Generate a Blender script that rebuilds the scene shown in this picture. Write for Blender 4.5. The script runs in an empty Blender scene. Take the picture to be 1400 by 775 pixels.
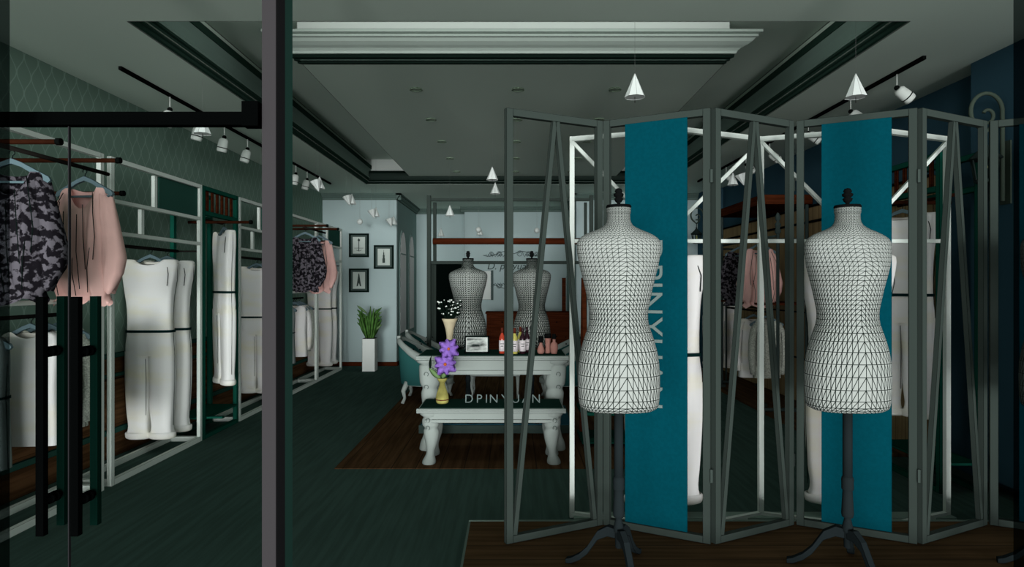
import bpy, bmesh, math, random
from mathutils import Vector, Matrix
random.seed(7)
SC = bpy.context.scene
COL = SC.collection
PI = math.pi

# ---------------------------------------------------------------- camera
CAMH = 1.45
FPX = 850.0
cam_d = bpy.data.cameras.new('camera'); cam = bpy.data.objects.new('camera', cam_d); COL.objects.link(cam)
cam.location = (0, 0, CAMH); cam.rotation_euler = (PI / 2, 0, 0)
cam_d.sensor_width = 36.0; cam_d.lens = 36.0 * FPX / 1400.0; cam_d.clip_start = 0.05; cam_d.clip_end = 100
SC.camera = cam
# ---------------------------------------------------------------- colour management
SC.view_settings.view_transform = 'Standard'; SC.view_settings.look = 'None'
SC.view_settings.exposure = 0.25; SC.view_settings.gamma = 1.0; SC.view_settings.use_curve_mapping = False
# ---------------------------------------------------------------- world, daylight through the open shop front, added fill lights
w = bpy.data.worlds.new('world'); SC.world = w; w.use_nodes = True
w.node_tree.nodes['Background'].inputs[0].default_value = (0.96, 1.0, 0.97, 1)
w.node_tree.nodes['Background'].inputs[1].default_value = 0.25

def sun(name, direction, strength, ang, color=(1, 1, 1)):
    d = bpy.data.lights.new(name, 'SUN'); d.energy = strength; d.angle = math.radians(ang); d.color = color
    o = bpy.data.objects.new(name, d); COL.objects.link(o)
    o.rotation_euler = Vector(direction).to_track_quat('-Z', 'Y').to_euler()
    return o
sun('street_daylight', (0.0, 1.0, 0.0), 1.15, 10)
for nm_, yaw, st_ in (('left', -12, .50), ('right', 12, .44), ('far_left', -25, .50), ('far_right', 25, .42)):
    sun('street_daylight_' + nm_, (math.sin(math.radians(yaw)), math.cos(math.radians(yaw)), 0.0), st_, 11)  # extra yawed suns added to fill garments shaded by the racks in front
sun('pavement_bounce', (0.0, 1.0, 0.27), 0.45, 10)  # added upward fill sun that lightens the ceiling
sun('street_daylight_high', (0.0, 1.0, -0.16), 0.18, 12)  # added down-tilted sun that fills the floor
ca = bpy.data.lights.new('cove_light', 'AREA'); ca.shape = 'RECTANGLE'; ca.size = 3.6; ca.size_y = .14; ca.energy = 8.5
co = bpy.data.objects.new('cove_light', ca); COL.objects.link(co); co.location = (0.04, 3.79, 3.28); co.rotation_euler = (PI / 2, 0, 0)   # added fill light brightening the cornice, unseen above the recess edge

def lamp(name, loc, energy, radius=0.1, color=(1, 1, 1), kind='POINT', size=1.0):
    d = bpy.data.lights.new(name, kind); d.energy = energy; d.color = color
    if kind == 'SPOT':
        d.spot_size = math.radians(150); d.spot_blend = 0.6; d.shadow_soft_size = radius
    else:
        d.shadow_soft_size = radius
    o = bpy.data.objects.new(name, d); COL.objects.link(o); o.location = loc
    return o

# ---------------------------------------------------------------- materials
def lin(c):
    c = c / 255.0
    return c / 12.92 if c <= 0.04045 else ((c + 0.055) / 1.055) ** 2.4
def alb(rgb, k):
    return tuple(min(0.9, lin(v) / k) for v in rgb) + (1,)
MATS = {}
def mat(name, rgb, k=0.7, edge=0.006, rough=1.0, spec=0.0, metal=0.0, noise=0.0, nscale=8.0, stretch=(1, 1, 1), rgb2=None,
        wire=0.0, extra=None, ink=0.12, thr=0.985, cut=(.38, .62)):
    """surface colour (as seen under light level k) with a drawn ink line along hard edges"""
    if name in MATS: return MATS[name]
    if max(rgb) < 180 or 'white' in name: k *= 1.19
    m = bpy.data.materials.new(name); m.use_nodes = True; MATS[name] = m
    nt = m.node_tree; N = nt.nodes; L = nt.links
    b = N['Principled BSDF']; b.inputs['Roughness'].default_value = rough
    b.inputs['Specular IOR Level'].default_value = spec; b.inputs['Metallic'].default_value = metal
    c = alb(rgb, k)
    rgbn = N.new('ShaderNodeRGB'); rgbn.outputs[0].default_value = c; col = rgbn.outputs[0]
    if noise > 0 or rgb2:
        tc = N.new('ShaderNodeTexCoord'); mp = N.new('ShaderNodeMapping'); mp.inputs['Scale'].default_value = stretch
        nz = N.new('ShaderNodeTexNoise'); nz.inputs['Scale'].default_value = nscale; nz.inputs['Detail'].default_value = 5
        L.new(tc.outputs['Object'], mp.inputs[0]); L.new(mp.outputs[0], nz.inputs[0])
        mx = N.new('ShaderNodeMix'); mx.data_type = 'RGBA'
        cr = N.new('ShaderNodeMapRange'); cr.inputs[1].default_value = cut[0]; cr.inputs[2].default_value = cut[1]
        L.new(nz.outputs[0], cr.inputs[0]); L.new(cr.outputs[0], mx.inputs[0])
        if rgb2: mx.inputs[6].default_value = c; mx.inputs[7].default_value = alb(rgb2, k)
        else:
            mx.inputs[6].default_value = tuple(v * (1 - noise) for v in c[:3]) + (1,)
            mx.inputs[7].default_value = tuple(min(.95, v * (1 + noise)) for v in c[:3]) + (1,)
        col = mx.outputs[2]
    if extra: col = extra(N, L, col, k)
    if wire > 0:
        wf = N.new('ShaderNodeWireframe'); wf.use_pixel_size = False; wf.inputs[0].default_value = wire
        tw_ = N.new('ShaderNodeTexCoord'); sw_ = N.new('ShaderNodeSeparateXYZ'); L.new(tw_.outputs['Object'], sw_.inputs[0]); mw_ = N.new('ShaderNodeMapRange')
        mw_.inputs[1].default_value = 1.15; mw_.inputs[2].default_value = 1.58; mw_.inputs[3].default_value = wire; mw_.inputs[4].default_value = wire * .55; L.new(sw_.outputs[2], mw_.inputs[0]); L.new(mw_.outputs[0], wf.inputs[0])
        mx = N.new('ShaderNodeMix'); mx.data_type = 'RGBA'; L.new(wf.outputs[0], mx.inputs[0])
        L.new(col, mx.inputs[6]); mx.inputs[7].default_value = (0.01, 0.016, 0.013, 1); col = mx.outputs[2]
    if edge > 0:
        bv = N.new('ShaderNodeBevel'); bv.samples = 6; bv.inputs[0].default_value = edge
        ge = N.new('ShaderNodeNewGeometry'); dt = N.new('ShaderNodeVectorMath'); dt.operation = 'DOT_PRODUCT'
        L.new(bv.outputs[0], dt.inputs[0]); L.new(ge.outputs['Normal'], dt.inputs[1])
        lt = N.new('ShaderNodeMath'); lt.operation = 'LESS_THAN'; lt.inputs[1].default_value = thr
        L.new(dt.outputs['Value'], lt.inputs[0])
        mx = N.new('ShaderNodeMix'); mx.data_type = 'RGBA'; L.new(lt.outputs[0], mx.inputs[0])
        L.new(col, mx.inputs[6]); mx.inputs[7].default_value = (c[0] * ink, c[1] * ink, c[2] * ink, 1); col = mx.outputs[2]
    L.new(col, b.inputs['Base Color'])
    return m

def glass_mat(name, tint, gloss=0.03):
    m = bpy.data.materials.new(name); m.use_nodes = True; nt = m.node_tree; N = nt.nodes; L = nt.links
    N.remove(N['Principled BSDF'])
    t = N.new('ShaderNodeBsdfTransparent'); t.inputs[0].default_value = tint
    L.new(t.outputs[0], N['Material Output'].inputs[0])
    return m

def ogee(N, L, col, k):
    tc = N.new('ShaderNodeTexCoord'); sp = N.new('ShaderNodeSeparateXYZ'); L.new(tc.outputs['Object'], sp.inputs[0])
    def M(op, a, b=None, c=None):
        n = N.new('ShaderNodeMath'); n.operation = op
        for i, v in enumerate((a, b, c)):
            if v is None: continue
            if isinstance(v, (int, float)): n.inputs[i].default_value = v
            else: L.new(v, n.inputs[i])
        return n.outputs[0]
    u = M('DIVIDE', sp.outputs[1], 0.128); v = M('DIVIDE', sp.outputs[2], 0.25)
    c = M('MULTIPLY', M('COSINE', M('MULTIPLY', v, 2 * PI)), 0.23)
    def line(x):
        f = M('ABSOLUTE', M('SUBTRACT', M('FRACT', x), 0.5))
        return M('LESS_THAN', f, 0.035)
    l = M('MAXIMUM', line(M('ADD', u, c)), line(M('ADD', M('SUBTRACT', u, c), 0.5)))
    mx = N.new('ShaderNodeMix'); mx.data_type = 'RGBA'; L.new(M('MULTIPLY', l, 0.6), mx.inputs[0])
    L.new(col, mx.inputs[6]); mx.inputs[7].default_value = alb((66, 78, 72), k); return mx.outputs[2]

def planks(axis, width, dark):
    def f(N, L, col, k):
        tc = N.new('ShaderNodeTexCoord'); sp = N.new('ShaderNodeSeparateXYZ'); L.new(tc.outputs['Object'], sp.inputs[0])
        d = N.new('ShaderNodeMath'); d.operation = 'DIVIDE'; L.new(sp.outputs[axis], d.inputs[0]); d.inputs[1].default_value = width
        fr = N.new('ShaderNodeMath'); fr.operation = 'FRACT'; L.new(d.outputs[0], fr.inputs[0])
        lt = N.new('ShaderNodeMath'); lt.operation = 'LESS_THAN'; L.new(fr.outputs[0], lt.inputs[0]); lt.inputs[1].default_value = 0.045
        mx = N.new('ShaderNodeMix'); mx.data_type = 'RGBA'; L.new(lt.outputs[0], mx.inputs[0]); L.new(col, mx.inputs[6])
        mx.inputs[7].default_value = alb(dark, k); return mx.outputs[2]
    return f

KS = 0.13   # light level on side, ceiling and floor faces
M_ceil = mat('ceiling_paint', (80, 90, 84), KS, edge=0)
M_ceil_edge = mat('ceiling_paint_lined', (82, 89, 84), .108, edge=.012)
M_moulding = mat('dark_moulding', (30, 42, 37), .13, edge=.007, ink=.04)
M_crown = mat('grey_crown', (66, 80, 75), .35, edge=.010, ink=.2)
M_cornice = mat('grey_cornice', (124, 134, 128), .36, edge=.005, ink=.08)
M_floor = mat('stained_floor', (24, 34, 31), KS, edge=0, noise=.12, nscale=3, stretch=(9, .5, 1))
M_brown = mat('walnut_floor', (31, 21, 12), KS, edge=0, noise=.25, nscale=3, stretch=(9, .5, 1), extra=planks(0, .19, (18, 13, 8)))
M_brownp = mat('walnut_platform', (29, 21, 12), KS, edge=0, noise=.2, nscale=3, stretch=(.5, 9, 1), extra=planks(1, .16, (18, 14, 9)))
M_wallL = mat('ogee_wallpaper', (48, 60, 54), .145, edge=0, extra=ogee)
M_wains = mat('wainscot_wood', (34, 22, 12), KS, edge=.008, noise=.35, nscale=3, stretch=(1, .5, 9))
M_wains_g = mat('wainscot_rail_green', (12, 28, 24), KS, edge=.006)
M_navy = mat('navy_wall', (15, 28, 34), .115, edge=0)
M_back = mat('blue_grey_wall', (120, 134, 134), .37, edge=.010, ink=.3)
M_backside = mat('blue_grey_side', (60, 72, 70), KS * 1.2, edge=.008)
M_skirt = mat('skirting_brown', (62, 28, 14), .6, edge=.008)
M_white = mat('white_metal', (188, 196, 190), .58, edge=.004, ink=.2)
M_whitebright = mat('white_screen', (196, 206, 199), .66, edge=.003, ink=.3)
M_green = mat('green_metal', (22, 82, 68), .85, edge=.006)
M_board = mat('dark_board', (18, 38, 33), KS * 1.4, edge=.008)
M_rustrod = mat('rust_rod', (62, 33, 21), 1.0, edge=0, noise=.2)
M_rust = mat('rust_wood', (74, 36, 20), .7, edge=.006, noise=.25, nscale=4, stretch=(.6, 1, 9))
M_blackrod = mat('black_rod', (28, 26, 24), .5, edge=0)
M_cap = mat('black_cap', (10, 12, 11), .6, edge=0)
M_scr = mat('screen_frame', (54, 63, 59), .78, edge=.0035)
M_blue = mat('teal_panel', (4, 71, 83), 1.0, edge=.002, noise=.05, nscale=60)
M_letter = mat('silver_letter', (130, 148, 145), 1.1, edge=.0015)
M_dress = mat('ivory_cotton', (203, 208, 201), .66, edge=0, rgb2=(206, 200, 184), nscale=4, stretch=(.6, .6, 2), cut=(.45, .75))
M_dress_g = mat('grey_cotton', (120, 130, 128), .72, edge=0, noise=.04)
M_mottle = mat('mottled_knit', (165, 170, 160), .72, edge=0, noise=.3, nscale=90)
M_pink = mat('pink_chiffon', (198, 144, 138), .50, edge=0, noise=.03)
M_black_pat = mat('black_lace', (24, 22, 26), .72, edge=0, rgb2=(92, 88, 95), nscale=30, cut=(.48, .55))
M_drawn = mat('seam_thread', (16, 24, 22), .7, edge=0)
M_belt = mat('belt_green_black', (12, 34, 34), .7, edge=0)
M_hang = mat('hanger_blue_grey', (92, 112, 118), .72, edge=.003)
M_hook = mat('hook_steel', (20, 26, 26), .7, edge=0)
M_mann = mat('mannequin_linen', (170, 177, 172), .85, edge=0, wire=.0034)
M_stand = mat('stand_slate', (38, 46, 48), 1.15, edge=.004)
M_finial = mat('finial_black', (14, 16, 16), .7, edge=.003)
M_tablew = mat('carved_white', (152, 162, 157), .78, edge=.005, ink=.3)
M_blacktop = mat('black_top', (10, 24, 20), KS * 1.5, edge=0)
M_teal = mat('teal_velvet', (38, 82, 80), .66, edge=.006)
M_pipe = mat('pipe_slate', (58, 70, 68), .7, edge=.0)
M_tan = mat('tan_planks', (62, 52, 36), KS, edge=.01, noise=.15, nscale=3, stretch=(1, 9, .5), extra=planks(1, .14, (32, 27, 18)))
M_tanf = mat('tan_front', (98, 78, 46), .6, edge=.006)
M_railblack = mat('door_black', (4, 5, 5), .7, edge=0)
M_postgrey = mat('mullion_grey', (72, 70, 72), 1.15, edge=0)
M_postdark = mat('mullion_black', (14, 14, 15), .14, edge=0)
M_postgreen = mat('mullion_green', (18, 34, 30), .14, edge=0)
M_grhandle = mat('handle_green', (8, 32, 26), .8, edge=0)
M_planter = mat('planter_white', (196, 202, 198), .62, edge=.01)
M_leaf = mat('leaf_green', (60, 94, 44), .6, edge=0, noise=.3, nscale=12)
M_leafd = mat('leaf_light', (100, 128, 84), .7, edge=0)
M_petal = mat('petal_violet', (120, 90, 165), .66, edge=0, noise=.2, nscale=40)
M_petalw = mat('petal_pale', (200, 205, 200), .7, edge=0)
M_stamen = mat('stamen_orange', (170, 90, 50), .7, edge=0)
M_stemd = mat('stem_dark', (14, 24, 18), .7, edge=0)
M_brass = mat('brass_vase', (136, 132, 74), .62, edge=.003, noise=.35, nscale=9)
M_cream = mat('cream_vase', (176, 166, 138), .7, edge=.004, noise=.05)
M_frameb = mat('frame_black', (14, 26, 23), .7, edge=.006)
M_mount = mat('mount_grey', (70, 84, 80), .7, edge=0)
M_paper = mat('paper', (172, 182, 176), .7, edge=0)
M_inkl = mat('drawing_ink', (60, 72, 68), .7, edge=0)
M_photo = mat('photo_print', (30, 38, 36), .7, edge=0, rgb2=(190, 198, 192), nscale=7, stretch=(1, 1, 3))
M_slab = mat('plinth_grey', (58, 72, 68), .72, edge=0)
M_slabtop = mat('plinth_navy', (16, 38, 46), KS, edge=0)
M_inkdecal = mat('wall_decal', (62, 76, 74), .7, edge=0)
M_wirelamp = mat('lantern_iron', (34, 44, 42), .6, edge=.004)
M_scroll = mat('scroll_olive', (52, 62, 54), .6, edge=0)
M_glow = mat('lantern_bulb', (130, 140, 90), .6, edge=0)
M_cone = mat('lamp_shade_white', (196, 204, 200), .75, edge=.004, ink=.2)
M_conein = mat('lamp_shade_inside', (140, 162, 170), .25, edge=0)
M_spot = mat('spot_white', (196, 204, 198), .8, edge=.004, ink=.2)
M_dlrim = mat('downlight_rim', (62, 72, 62), KS, edge=.01)
G_clear = glass_mat('clear_glass', (.97, .985, .98, 1), .012)
G_tint = glass_mat('tinted_glass', (.40, .43, .43, 1), .01)
G_rose = mat('wine_rose', (170, 60, 40), .7, edge=0, rough=.2, spec=.4)
G_yel = mat('wine_white', (180, 175, 90), .7, edge=0, rough=.2, spec=.4)
G_red = mat('wine_red', (40, 20, 28), .7, edge=0, rough=.2, spec=.4)
M_labelp = mat('bottle_label', (196, 190, 192), .7, edge=0)
M_capsule_b = mat('capsule_brown', (88, 40, 30), .7, edge=0)
M_perf = mat('terracotta_glaze', (158, 114, 104), .75, edge=.003)

# ---------------------------------------------------------------- mesh builder
class MB:
    def __init__(s): s.v = []; s.f = []; s.sm = []
    def add(s, vs, fs, smooth=False):
        o = len(s.v); s.v += [tuple(v) for v in vs]; s.f += [[o + i for i in f] for f in fs]; s.sm += [smooth] * len(fs); return s
    def box(s, x0, x1, y0, y1, z0, z1):
        x0, x1 = sorted((x0, x1)); y0, y1 = sorted((y0, y1)); z0, z1 = sorted((z0, z1))
        return s.add([(x0, y0, z0), (x1, y0, z0), (x1, y1, z0), (x0, y1, z0), (x0, y0, z1), (x1, y0, z1), (x1, y1, z1), (x0, y1, z1)],
              [(0, 3, 2, 1), (4, 5, 6, 7), (0, 1, 5, 4), (1, 2, 6, 5), (2, 3, 7, 6), (3, 0, 4, 7)])
    def bar(s, a, b, w, h, up=(0, 0, 1)):
        a = Vector(a); b = Vector(b); d = (b - a).normalized(); u = Vector(up)
        if abs(d.dot(u)) > .99: u = Vector((0, 1, 0))
        sx = d.cross(u).normalized() * w / 2; sz = sx.cross(d).normalized() * h / 2
        vs = [p + sgx * sx + sgz * sz for p in (a, b) for sgx, sgz in ((-1, -1), (1, -1), (1, 1), (-1, 1))]
        return s.add(vs, [(0, 1, 2, 3), (7, 6, 5, 4), (0, 4, 5, 1), (1, 5, 6, 2), (2, 6, 7, 3), (3, 7, 4, 0)])
    def tube(s, pts, r, n=8, cap=True):
        pts = [Vector(p) for p in pts]; rs = r if isinstance(r, (list, tuple)) else [r] * len(pts)
        vs = []; fs = []; pu = None
        for i, p in enumerate(pts):
            d = (pts[min(i + 1, len(pts) - 1)] - pts[max(i - 1, 0)]).normalized()
            u = pu - pu.dot(d) * d if pu is not None else (Vector((0, 0, 1)) if abs(d.z) < .9 else Vector((1, 0, 0)))
            if pu is None: u = u - u.dot(d) * d
            u.normalize(); pu = u; v = d.cross(u)
            for k in range(n):
                a = 2 * PI * k / n; vs.append(p + rs[i] * (math.cos(a) * u + math.sin(a) * v))
        for i in range(len(pts) - 1):
            for k in range(n): fs.append((i * n + k, i * n + (k + 1) % n, (i + 1) * n + (k + 1) % n, (i + 1) * n + k))
        s.add(vs, fs, True)
        if cap: s.add(vs[:n], [tuple(range(n))[::-1]]); s.add(vs[-n:], [tuple(range(n))])
        return s
    def lathe(s, prof, c=(0, 0, 0), n=20, sx=1, sy=1, smooth=True):
        vs = []; fs = []
        for r, z in prof:
            for k in range(n):
                a = 2 * PI * k / n; vs.append((c[0] + r * sx * math.cos(a), c[1] + r * sy * math.sin(a), c[2] + z))
        for i in range(len(prof) - 1):
            for k in range(n): fs.append((i * n + k, i * n + (k + 1) % n, (i + 1) * n + (k + 1) % n, (i + 1) * n + k))
        s.add(vs, fs, smooth)
        if prof[0][0] > 1e-4: s.add(vs[:n], [tuple(range(n))[::-1]])
        if prof[-1][0] > 1e-4: s.add(vs[-n:], [tuple(range(n))])
        return s
    def prism(s, poly, axis, a0, a1):
        """extrude 2D poly: axis 0 -> (y,z) along x, axis 1 -> (x,z) along y, axis 2 -> (x,y) along z"""
        def P(p, t): return (t, p[0], p[1]) if axis == 0 else ((p[0], t, p[1]) if axis == 1 else (p[0], p[1], t))
        n = len(poly); vs = [P(p, a0) for p in poly] + [P(p, a1) for p in poly]
        fs = [tuple(range(n))[::-1], tuple(range(n, 2 * n))] + [(i, (i + 1) % n, n + (i + 1) % n, n + i) for i in range(n)]
        return s.add(vs, fs)
    def ring_loft(s, rings, smooth=True, closed=True, capa=False, capb=False):
        n = len(rings[0]); vs = [p for r in rings for p in r]; fs = []
        for i in range(len(rings) - 1):
            for k in range(n if closed else n - 1):
                fs.append((i * n + k, i * n + (k + 1) % n, (i + 1) * n + (k + 1) % n, (i + 1) * n + k))
        s.add(vs, fs, smooth)
        if capa: s.add(rings[0], [tuple(range(n))[::-1]])
        if capb: s.add(rings[-1], [tuple(range(n))])
        return s
    def sphere(s, c, r, n=12, m=8, sx=1, sy=1, sz=1):
        prof = [(max(1e-5, r * math.sin(PI * i / m)), -r * sz * math.cos(PI * i / m)) for i in range(m + 1)]
        return s.lathe(prof, c, n, sx, sy)
    def shift(s, d): s.v = [(a + d[0], b + d[1], c + d[2]) for a, b, c in s.v]; return s
    def xf(s, M): s.v = [tuple(M @ Vector(v)) for v in s.v]; return s
    def merge(s, o): return s.add(o.v, o.f, False) if not o.f else s._m(o)
    def _m(s, o):
        k = len(s.v); s.v += o.v; s.f += [[k + i for i in f] for f in o.f]; s.sm += o.sm; return s
    def build(s, name, m, parent=None, label=None, world=True):
        me = bpy.data.meshes.new(name)
        off = Vector((0, 0, 0)); p = parent
        if world:
            while p is not None: off += p.location; p = p.parent
        me.from_pydata([(v[0] - off.x, v[1] - off.y, v[2] - off.z) for v in s.v], [], s.f)
        me.materials.append(m)
        for q, f in zip(me.polygons, s.sm): q.use_smooth = f
        bm = bmesh.new(); bm.from_mesh(me); bmesh.ops.remove_doubles(bm, verts=bm.verts, dist=1e-5)
        bmesh.ops.recalc_face_normals(bm, faces=bm.faces); bm.to_mesh(me); bm.free()
        o = bpy.data.objects.new(name, me); COL.objects.link(o)
        if parent is not None: o.parent = parent
        if label: o['label'] = label
        return o

def tag(o, label, cat, group=None):
    o['label'] = label; o['category'] = cat
    if group: o['group'] = group
    return o
def thing(name, label, cat, loc=(0, 0, 0), group=None, rz=0.0):
    o = bpy.data.objects.new(name, None); COL.objects.link(o); o.empty_display_size = .1
    o.location = loc; o.rotation_euler = (0, 0, rz); return tag(o, label, cat, group)
def struct(name, mb, m, stuff=False):
    o = mb.build(name, m); o['kind'] = 'structure'; return o
def kids(o): return [c for c in bpy.data.objects if c.parent == o]
def copy_tree(o, loc=None, rz=None, label=None, scale=None, group=None):
    def rec(a, par):
        c = a.copy(); COL.objects.link(c)
        if par is not None: c.parent = par
        for ch in kids(a): rec(ch, c)
        return c
    r = rec(o, None)
    if loc is not None: r.location = loc
    if rz is not None: r.rotation_euler = (0, 0, rz)
    if label: r['label'] = label
    if scale: r.scale = scale
    if group: r['group'] = group
    return r

# ================================================================ SETTING
ZC = 3.03; XL = -3.34; XR = 3.48; YB = 10.95; YS = 1.9
struct('floor', MB().box(XL - .1, XR + .1, YS, 13.4, -.1, 0), M_floor)
struct('trim_1', MB().box(-1.39, 1.39, 4.86, 10.4, 0, .004), M_brown)              # inlaid walnut boards
pl = MB().box(-.235, XR, YS, 3.53, 0, .1); struct('trim_2', pl, M_brownp)          # display platform behind the glass
struct('trim_3', MB().box(-.245, XR, 3.53, 3.545, 0, .104).box(-.247, -.235, YS, 3.53, 0, .1), mat('platform_edge', (60, 72, 66), .3, edge=0))
# ceiling with tray
TX0, TX1, TY0, TY1, ZT = -2.32, 2.40, 3.75, 9.9, 3.43
c = MB()
o4 = [(XL - .1, YS), (XR + .1, YS), (XR + .1, 13.4), (XL - .1, 13.4)]; i4 = [(TX0, TY0), (TX1, TY0), (TX1, TY1), (TX0, TY1)]
for z in (ZC, ZC + .1):
    c.add([(x, y, z) for x, y in o4 + i4], [(i, (i + 1) % 4, 4 + (i + 1) % 4, 4 + i) for i in range(4)])
for q4 in (o4, i4): c.add([(x, y, z) for z in (ZC, ZC + .1) for x, y in q4], [(i, (i + 1) % 4, 4 + (i + 1) % 4, 4 + i) for i in range(4)])
struct('ceiling', c, M_ceil_edge)
c = MB().box(TX0 - .05, TX1 + .05, TY0 - .05, TY1 + .05, ZT, ZT + .05)
c.box(TX0 - .05, TX0, TY0, TY1, ZC + .1, ZT).box(TX1, TX1 + .05, TY0, TY1, ZC + .1, ZT).box(TX0, TX1, TY0 - .05, TY0, ZC + .1, ZT)
struct('ceiling_2', c, M_ceil_edge)
struct('trim_4', MB().box(TX0 + .002, TX1 - .002, TY1 + .0, TY1 + .05, 3.2, ZT), M_planter)   # white back of the recess
# stepped moulding round the recess
M_band = mat('moulding_black', (12, 22, 18), .13, edge=0)
M_cove = mat('moulding_cove', (50, 60, 56), .13, edge=0)
p_out = [(0, 3.035), (.028, 3.035), (.028, 3.055), (.045, 3.06), (.045, 3.10), (.062, 3.105), (.062, 3.12), (0, 3.12)]
p_line = [(0, 3.07), (.050, 3.07), (.050, 3.078), (0, 3.078)]
p_cove = [(0, 3.12), (.066, 3.12), (.066, 3.132), (.052, 3.15), (.06, 3.22), (.078, 3.268), (0, 3.268)]
p_in = [(0, 3.268), (.086, 3.268), (.086, 3.325), (0, 3.325)]
n_ = 4
for pf, m_ in ((p_out, M_band), (p_line, M_ceil_edge), (p_cove, M_cove), (p_in, M_band)):
    mo = MB(); mo.prism([(TX0 + d, z) for d, z in pf], 1, TY0, TY1); mo.prism([(TX1 - d, z) for d, z in pf], 1, TY0, TY1)
    mf_ = {id(M_band): mat('back_band_black', (12, 22, 18), .6, edge=0), id(M_cove): mat('back_cove_dark', (34, 44, 40), .6, edge=0)}.get(id(m_), mat('back_line_grey', (78, 90, 84), .6, edge=0))  # back run copies darkened in colour to offset the stronger front light
    n_ += 1; struct('trim_%d' % (n_ + 20), MB().prism([(TY1 - d, 3.035 + (z - 3.035) * .67) for d, z in pf], 0, TX0, TX1), mf_)
    n_ += 1; struct('trim_%d' % n_, mo, m_)
# lowered inner panel and its cornice
PX = 1.628; ZP = 3.15
struct('ceiling_3', MB().box(-PX, PX + .02, 4.825, 9.84, ZP, ZP + .05), M_ceil_edge)
struct('trim_20', MB().box(-PX, PX + .02, 4.70, 4.80, CAMH + 1.872, ZT), M_planter)
steps = [(0, 1.700), (.0, 1.715), (.035, 1.720), (.035, 1.735), (.06, 1.738), (.06, 1.752), (.075, 1.755), (.085, 1.775), (.105, 1.79), (.135, 1.80), (.165, 1.815), (.185, 1.835), (.20, 1.84), (.20, 1.858), (.225, 1.862), (.225, 1.885)]
def cor_ring(sgn, st):
    return [((sgn * (PX + .01 + d)), 4.825 - d, CAMH + z) for d, z in st] + [(sgn * (PX + .01), 4.825, CAMH + st[-1][1])]
struct('trim_21', MB().ring_loft([cor_ring(-1, steps[6:]), cor_ring(1, steps[6:])], smooth=False, capa=True, capb=True), M_cornice)
low = [(0, 1.700), (.02, 1.702), (.02, 1.714), (.04, 1.716), (.04, 1.728), (.062, 1.732), (.066, 1.755)]
struct('trim_22', MB().ring_loft([cor_ring(-1, low), cor_ring(1, low)], smooth=False, capa=True, capb=True), mat('cornice_black', (14, 24, 20), .5, edge=0))
struct('trim_23', MB().box(-PX, PX + .02, 4.78, 4.80, CAMH + 1.715, CAMH + 1.722), M_crown)
# walls
struct('wall_left', MB().box(XL - .1, XL, YS, YB, .86, ZC), M_wallL)
wn = MB().box(XL - .1, XL + .005, YS, YB, 0, .86).box(XL, XL + .02, YS, YB, .27, .65)
struct('baseboard_left', wn, M_wains)
struct('trim_9', MB().box(XL, XL + .03, YS, YB, .83, .87).box(XL, XL + .028, YS, YB, .67, .70).box(XL, XL + .028, YS, YB, .20, .245), M_wains_g)
struct('wall_right', MB().box(XR, XR + .1, YS, YB, 0, ZC).box(3.30, XR, YS, 4.47, .1, ZC).box(3.27, XR, 10.25, YB, 0, ZC), M_navy)
XA = -2.03
struct('wall_back', MB().box(XL, XA, YB, YB + .1, 0, ZC), M_back)
struct('wall_back_2', MB().box(XA - .1, -.98, 13.2, 13.3, 0, ZC).box(-.98, 1.13, 12.8, 12.9, 0, ZC).box(1.13, XR, YB, YB + .1, 0, ZC), M_back)
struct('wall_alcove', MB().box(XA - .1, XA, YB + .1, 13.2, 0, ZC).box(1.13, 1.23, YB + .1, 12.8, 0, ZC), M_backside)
def crown(pts, name):
    m = MB()
    for (a, b, n) in pts:   # a,b ends, n = outward direction (towards room)
        a = Vector((a[0], a[1], 0)); b = Vector((b[0], b[1], 0)); n = Vector((n[0], n[1], 0))
        rg = []
        for p in (a, b):
            rg.append([p + n * d + Vector((0, 0, z)) for d, z in ((0, ZC - .11), (.02, ZC - .11), (.03, ZC - .07), (.055, ZC - .05), (.07, ZC - .03), (.085, ZC - .03), (.085, ZC), (0, ZC))])
        m.ring_loft(rg, smooth=False, capa=True, capb=True)
    return struct(name, m, M_crown)
crown([((XL, YB), (XA + .085, YB), (0, -1)), ((XA, YB - .085), (XA, 13.2), (1, 0)), ((XA, 13.2), (-.98, 13.2), (0, -1)),
       ((-1.06, 12.8), (1.13, 12.8), (0, -1)), ((1.13, YB - .085), (1.13, 12.8), (-1, 0)), ((1.045, YB), (3.27, YB), (0, -1))], 'trim_10')
struct('baseboard_back', MB().box(XL, XA + .015, YB - .015, YB, 0, .07).box(XA, XA + .015, YB, 13.2, 0, .07).box(1.13, 3.27, YB - .015, YB, 0, .07), M_skirt)
# arched windows in the alcove wall
def arch(y0, y1, z0, z1, x, m=10):
    r = (y1 - y0) / 2; cy = (y0 + y1) / 2
    return [(y0, z0), (y1, z0)] + [(cy + r * math.cos(PI * i / m), z1 - r * 1.6 + r * 1.6 * math.sin(PI * i / m)) for i in range(m + 1)]
for i, (y0, y1) in enumerate(((11.2, 11.85), (12.2, 12.8))):
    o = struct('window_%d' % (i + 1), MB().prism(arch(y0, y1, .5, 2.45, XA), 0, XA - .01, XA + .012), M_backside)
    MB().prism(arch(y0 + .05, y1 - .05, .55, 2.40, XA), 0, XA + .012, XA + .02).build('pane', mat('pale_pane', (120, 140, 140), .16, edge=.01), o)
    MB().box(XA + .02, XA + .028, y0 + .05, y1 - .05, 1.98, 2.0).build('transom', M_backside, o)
d = struct('door_1', MB().box(-1.66, -1.07, 13.17, 13.2, 0, 1.87), mat('dark_doorway', (5, 12, 10), .7, edge=0))
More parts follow.
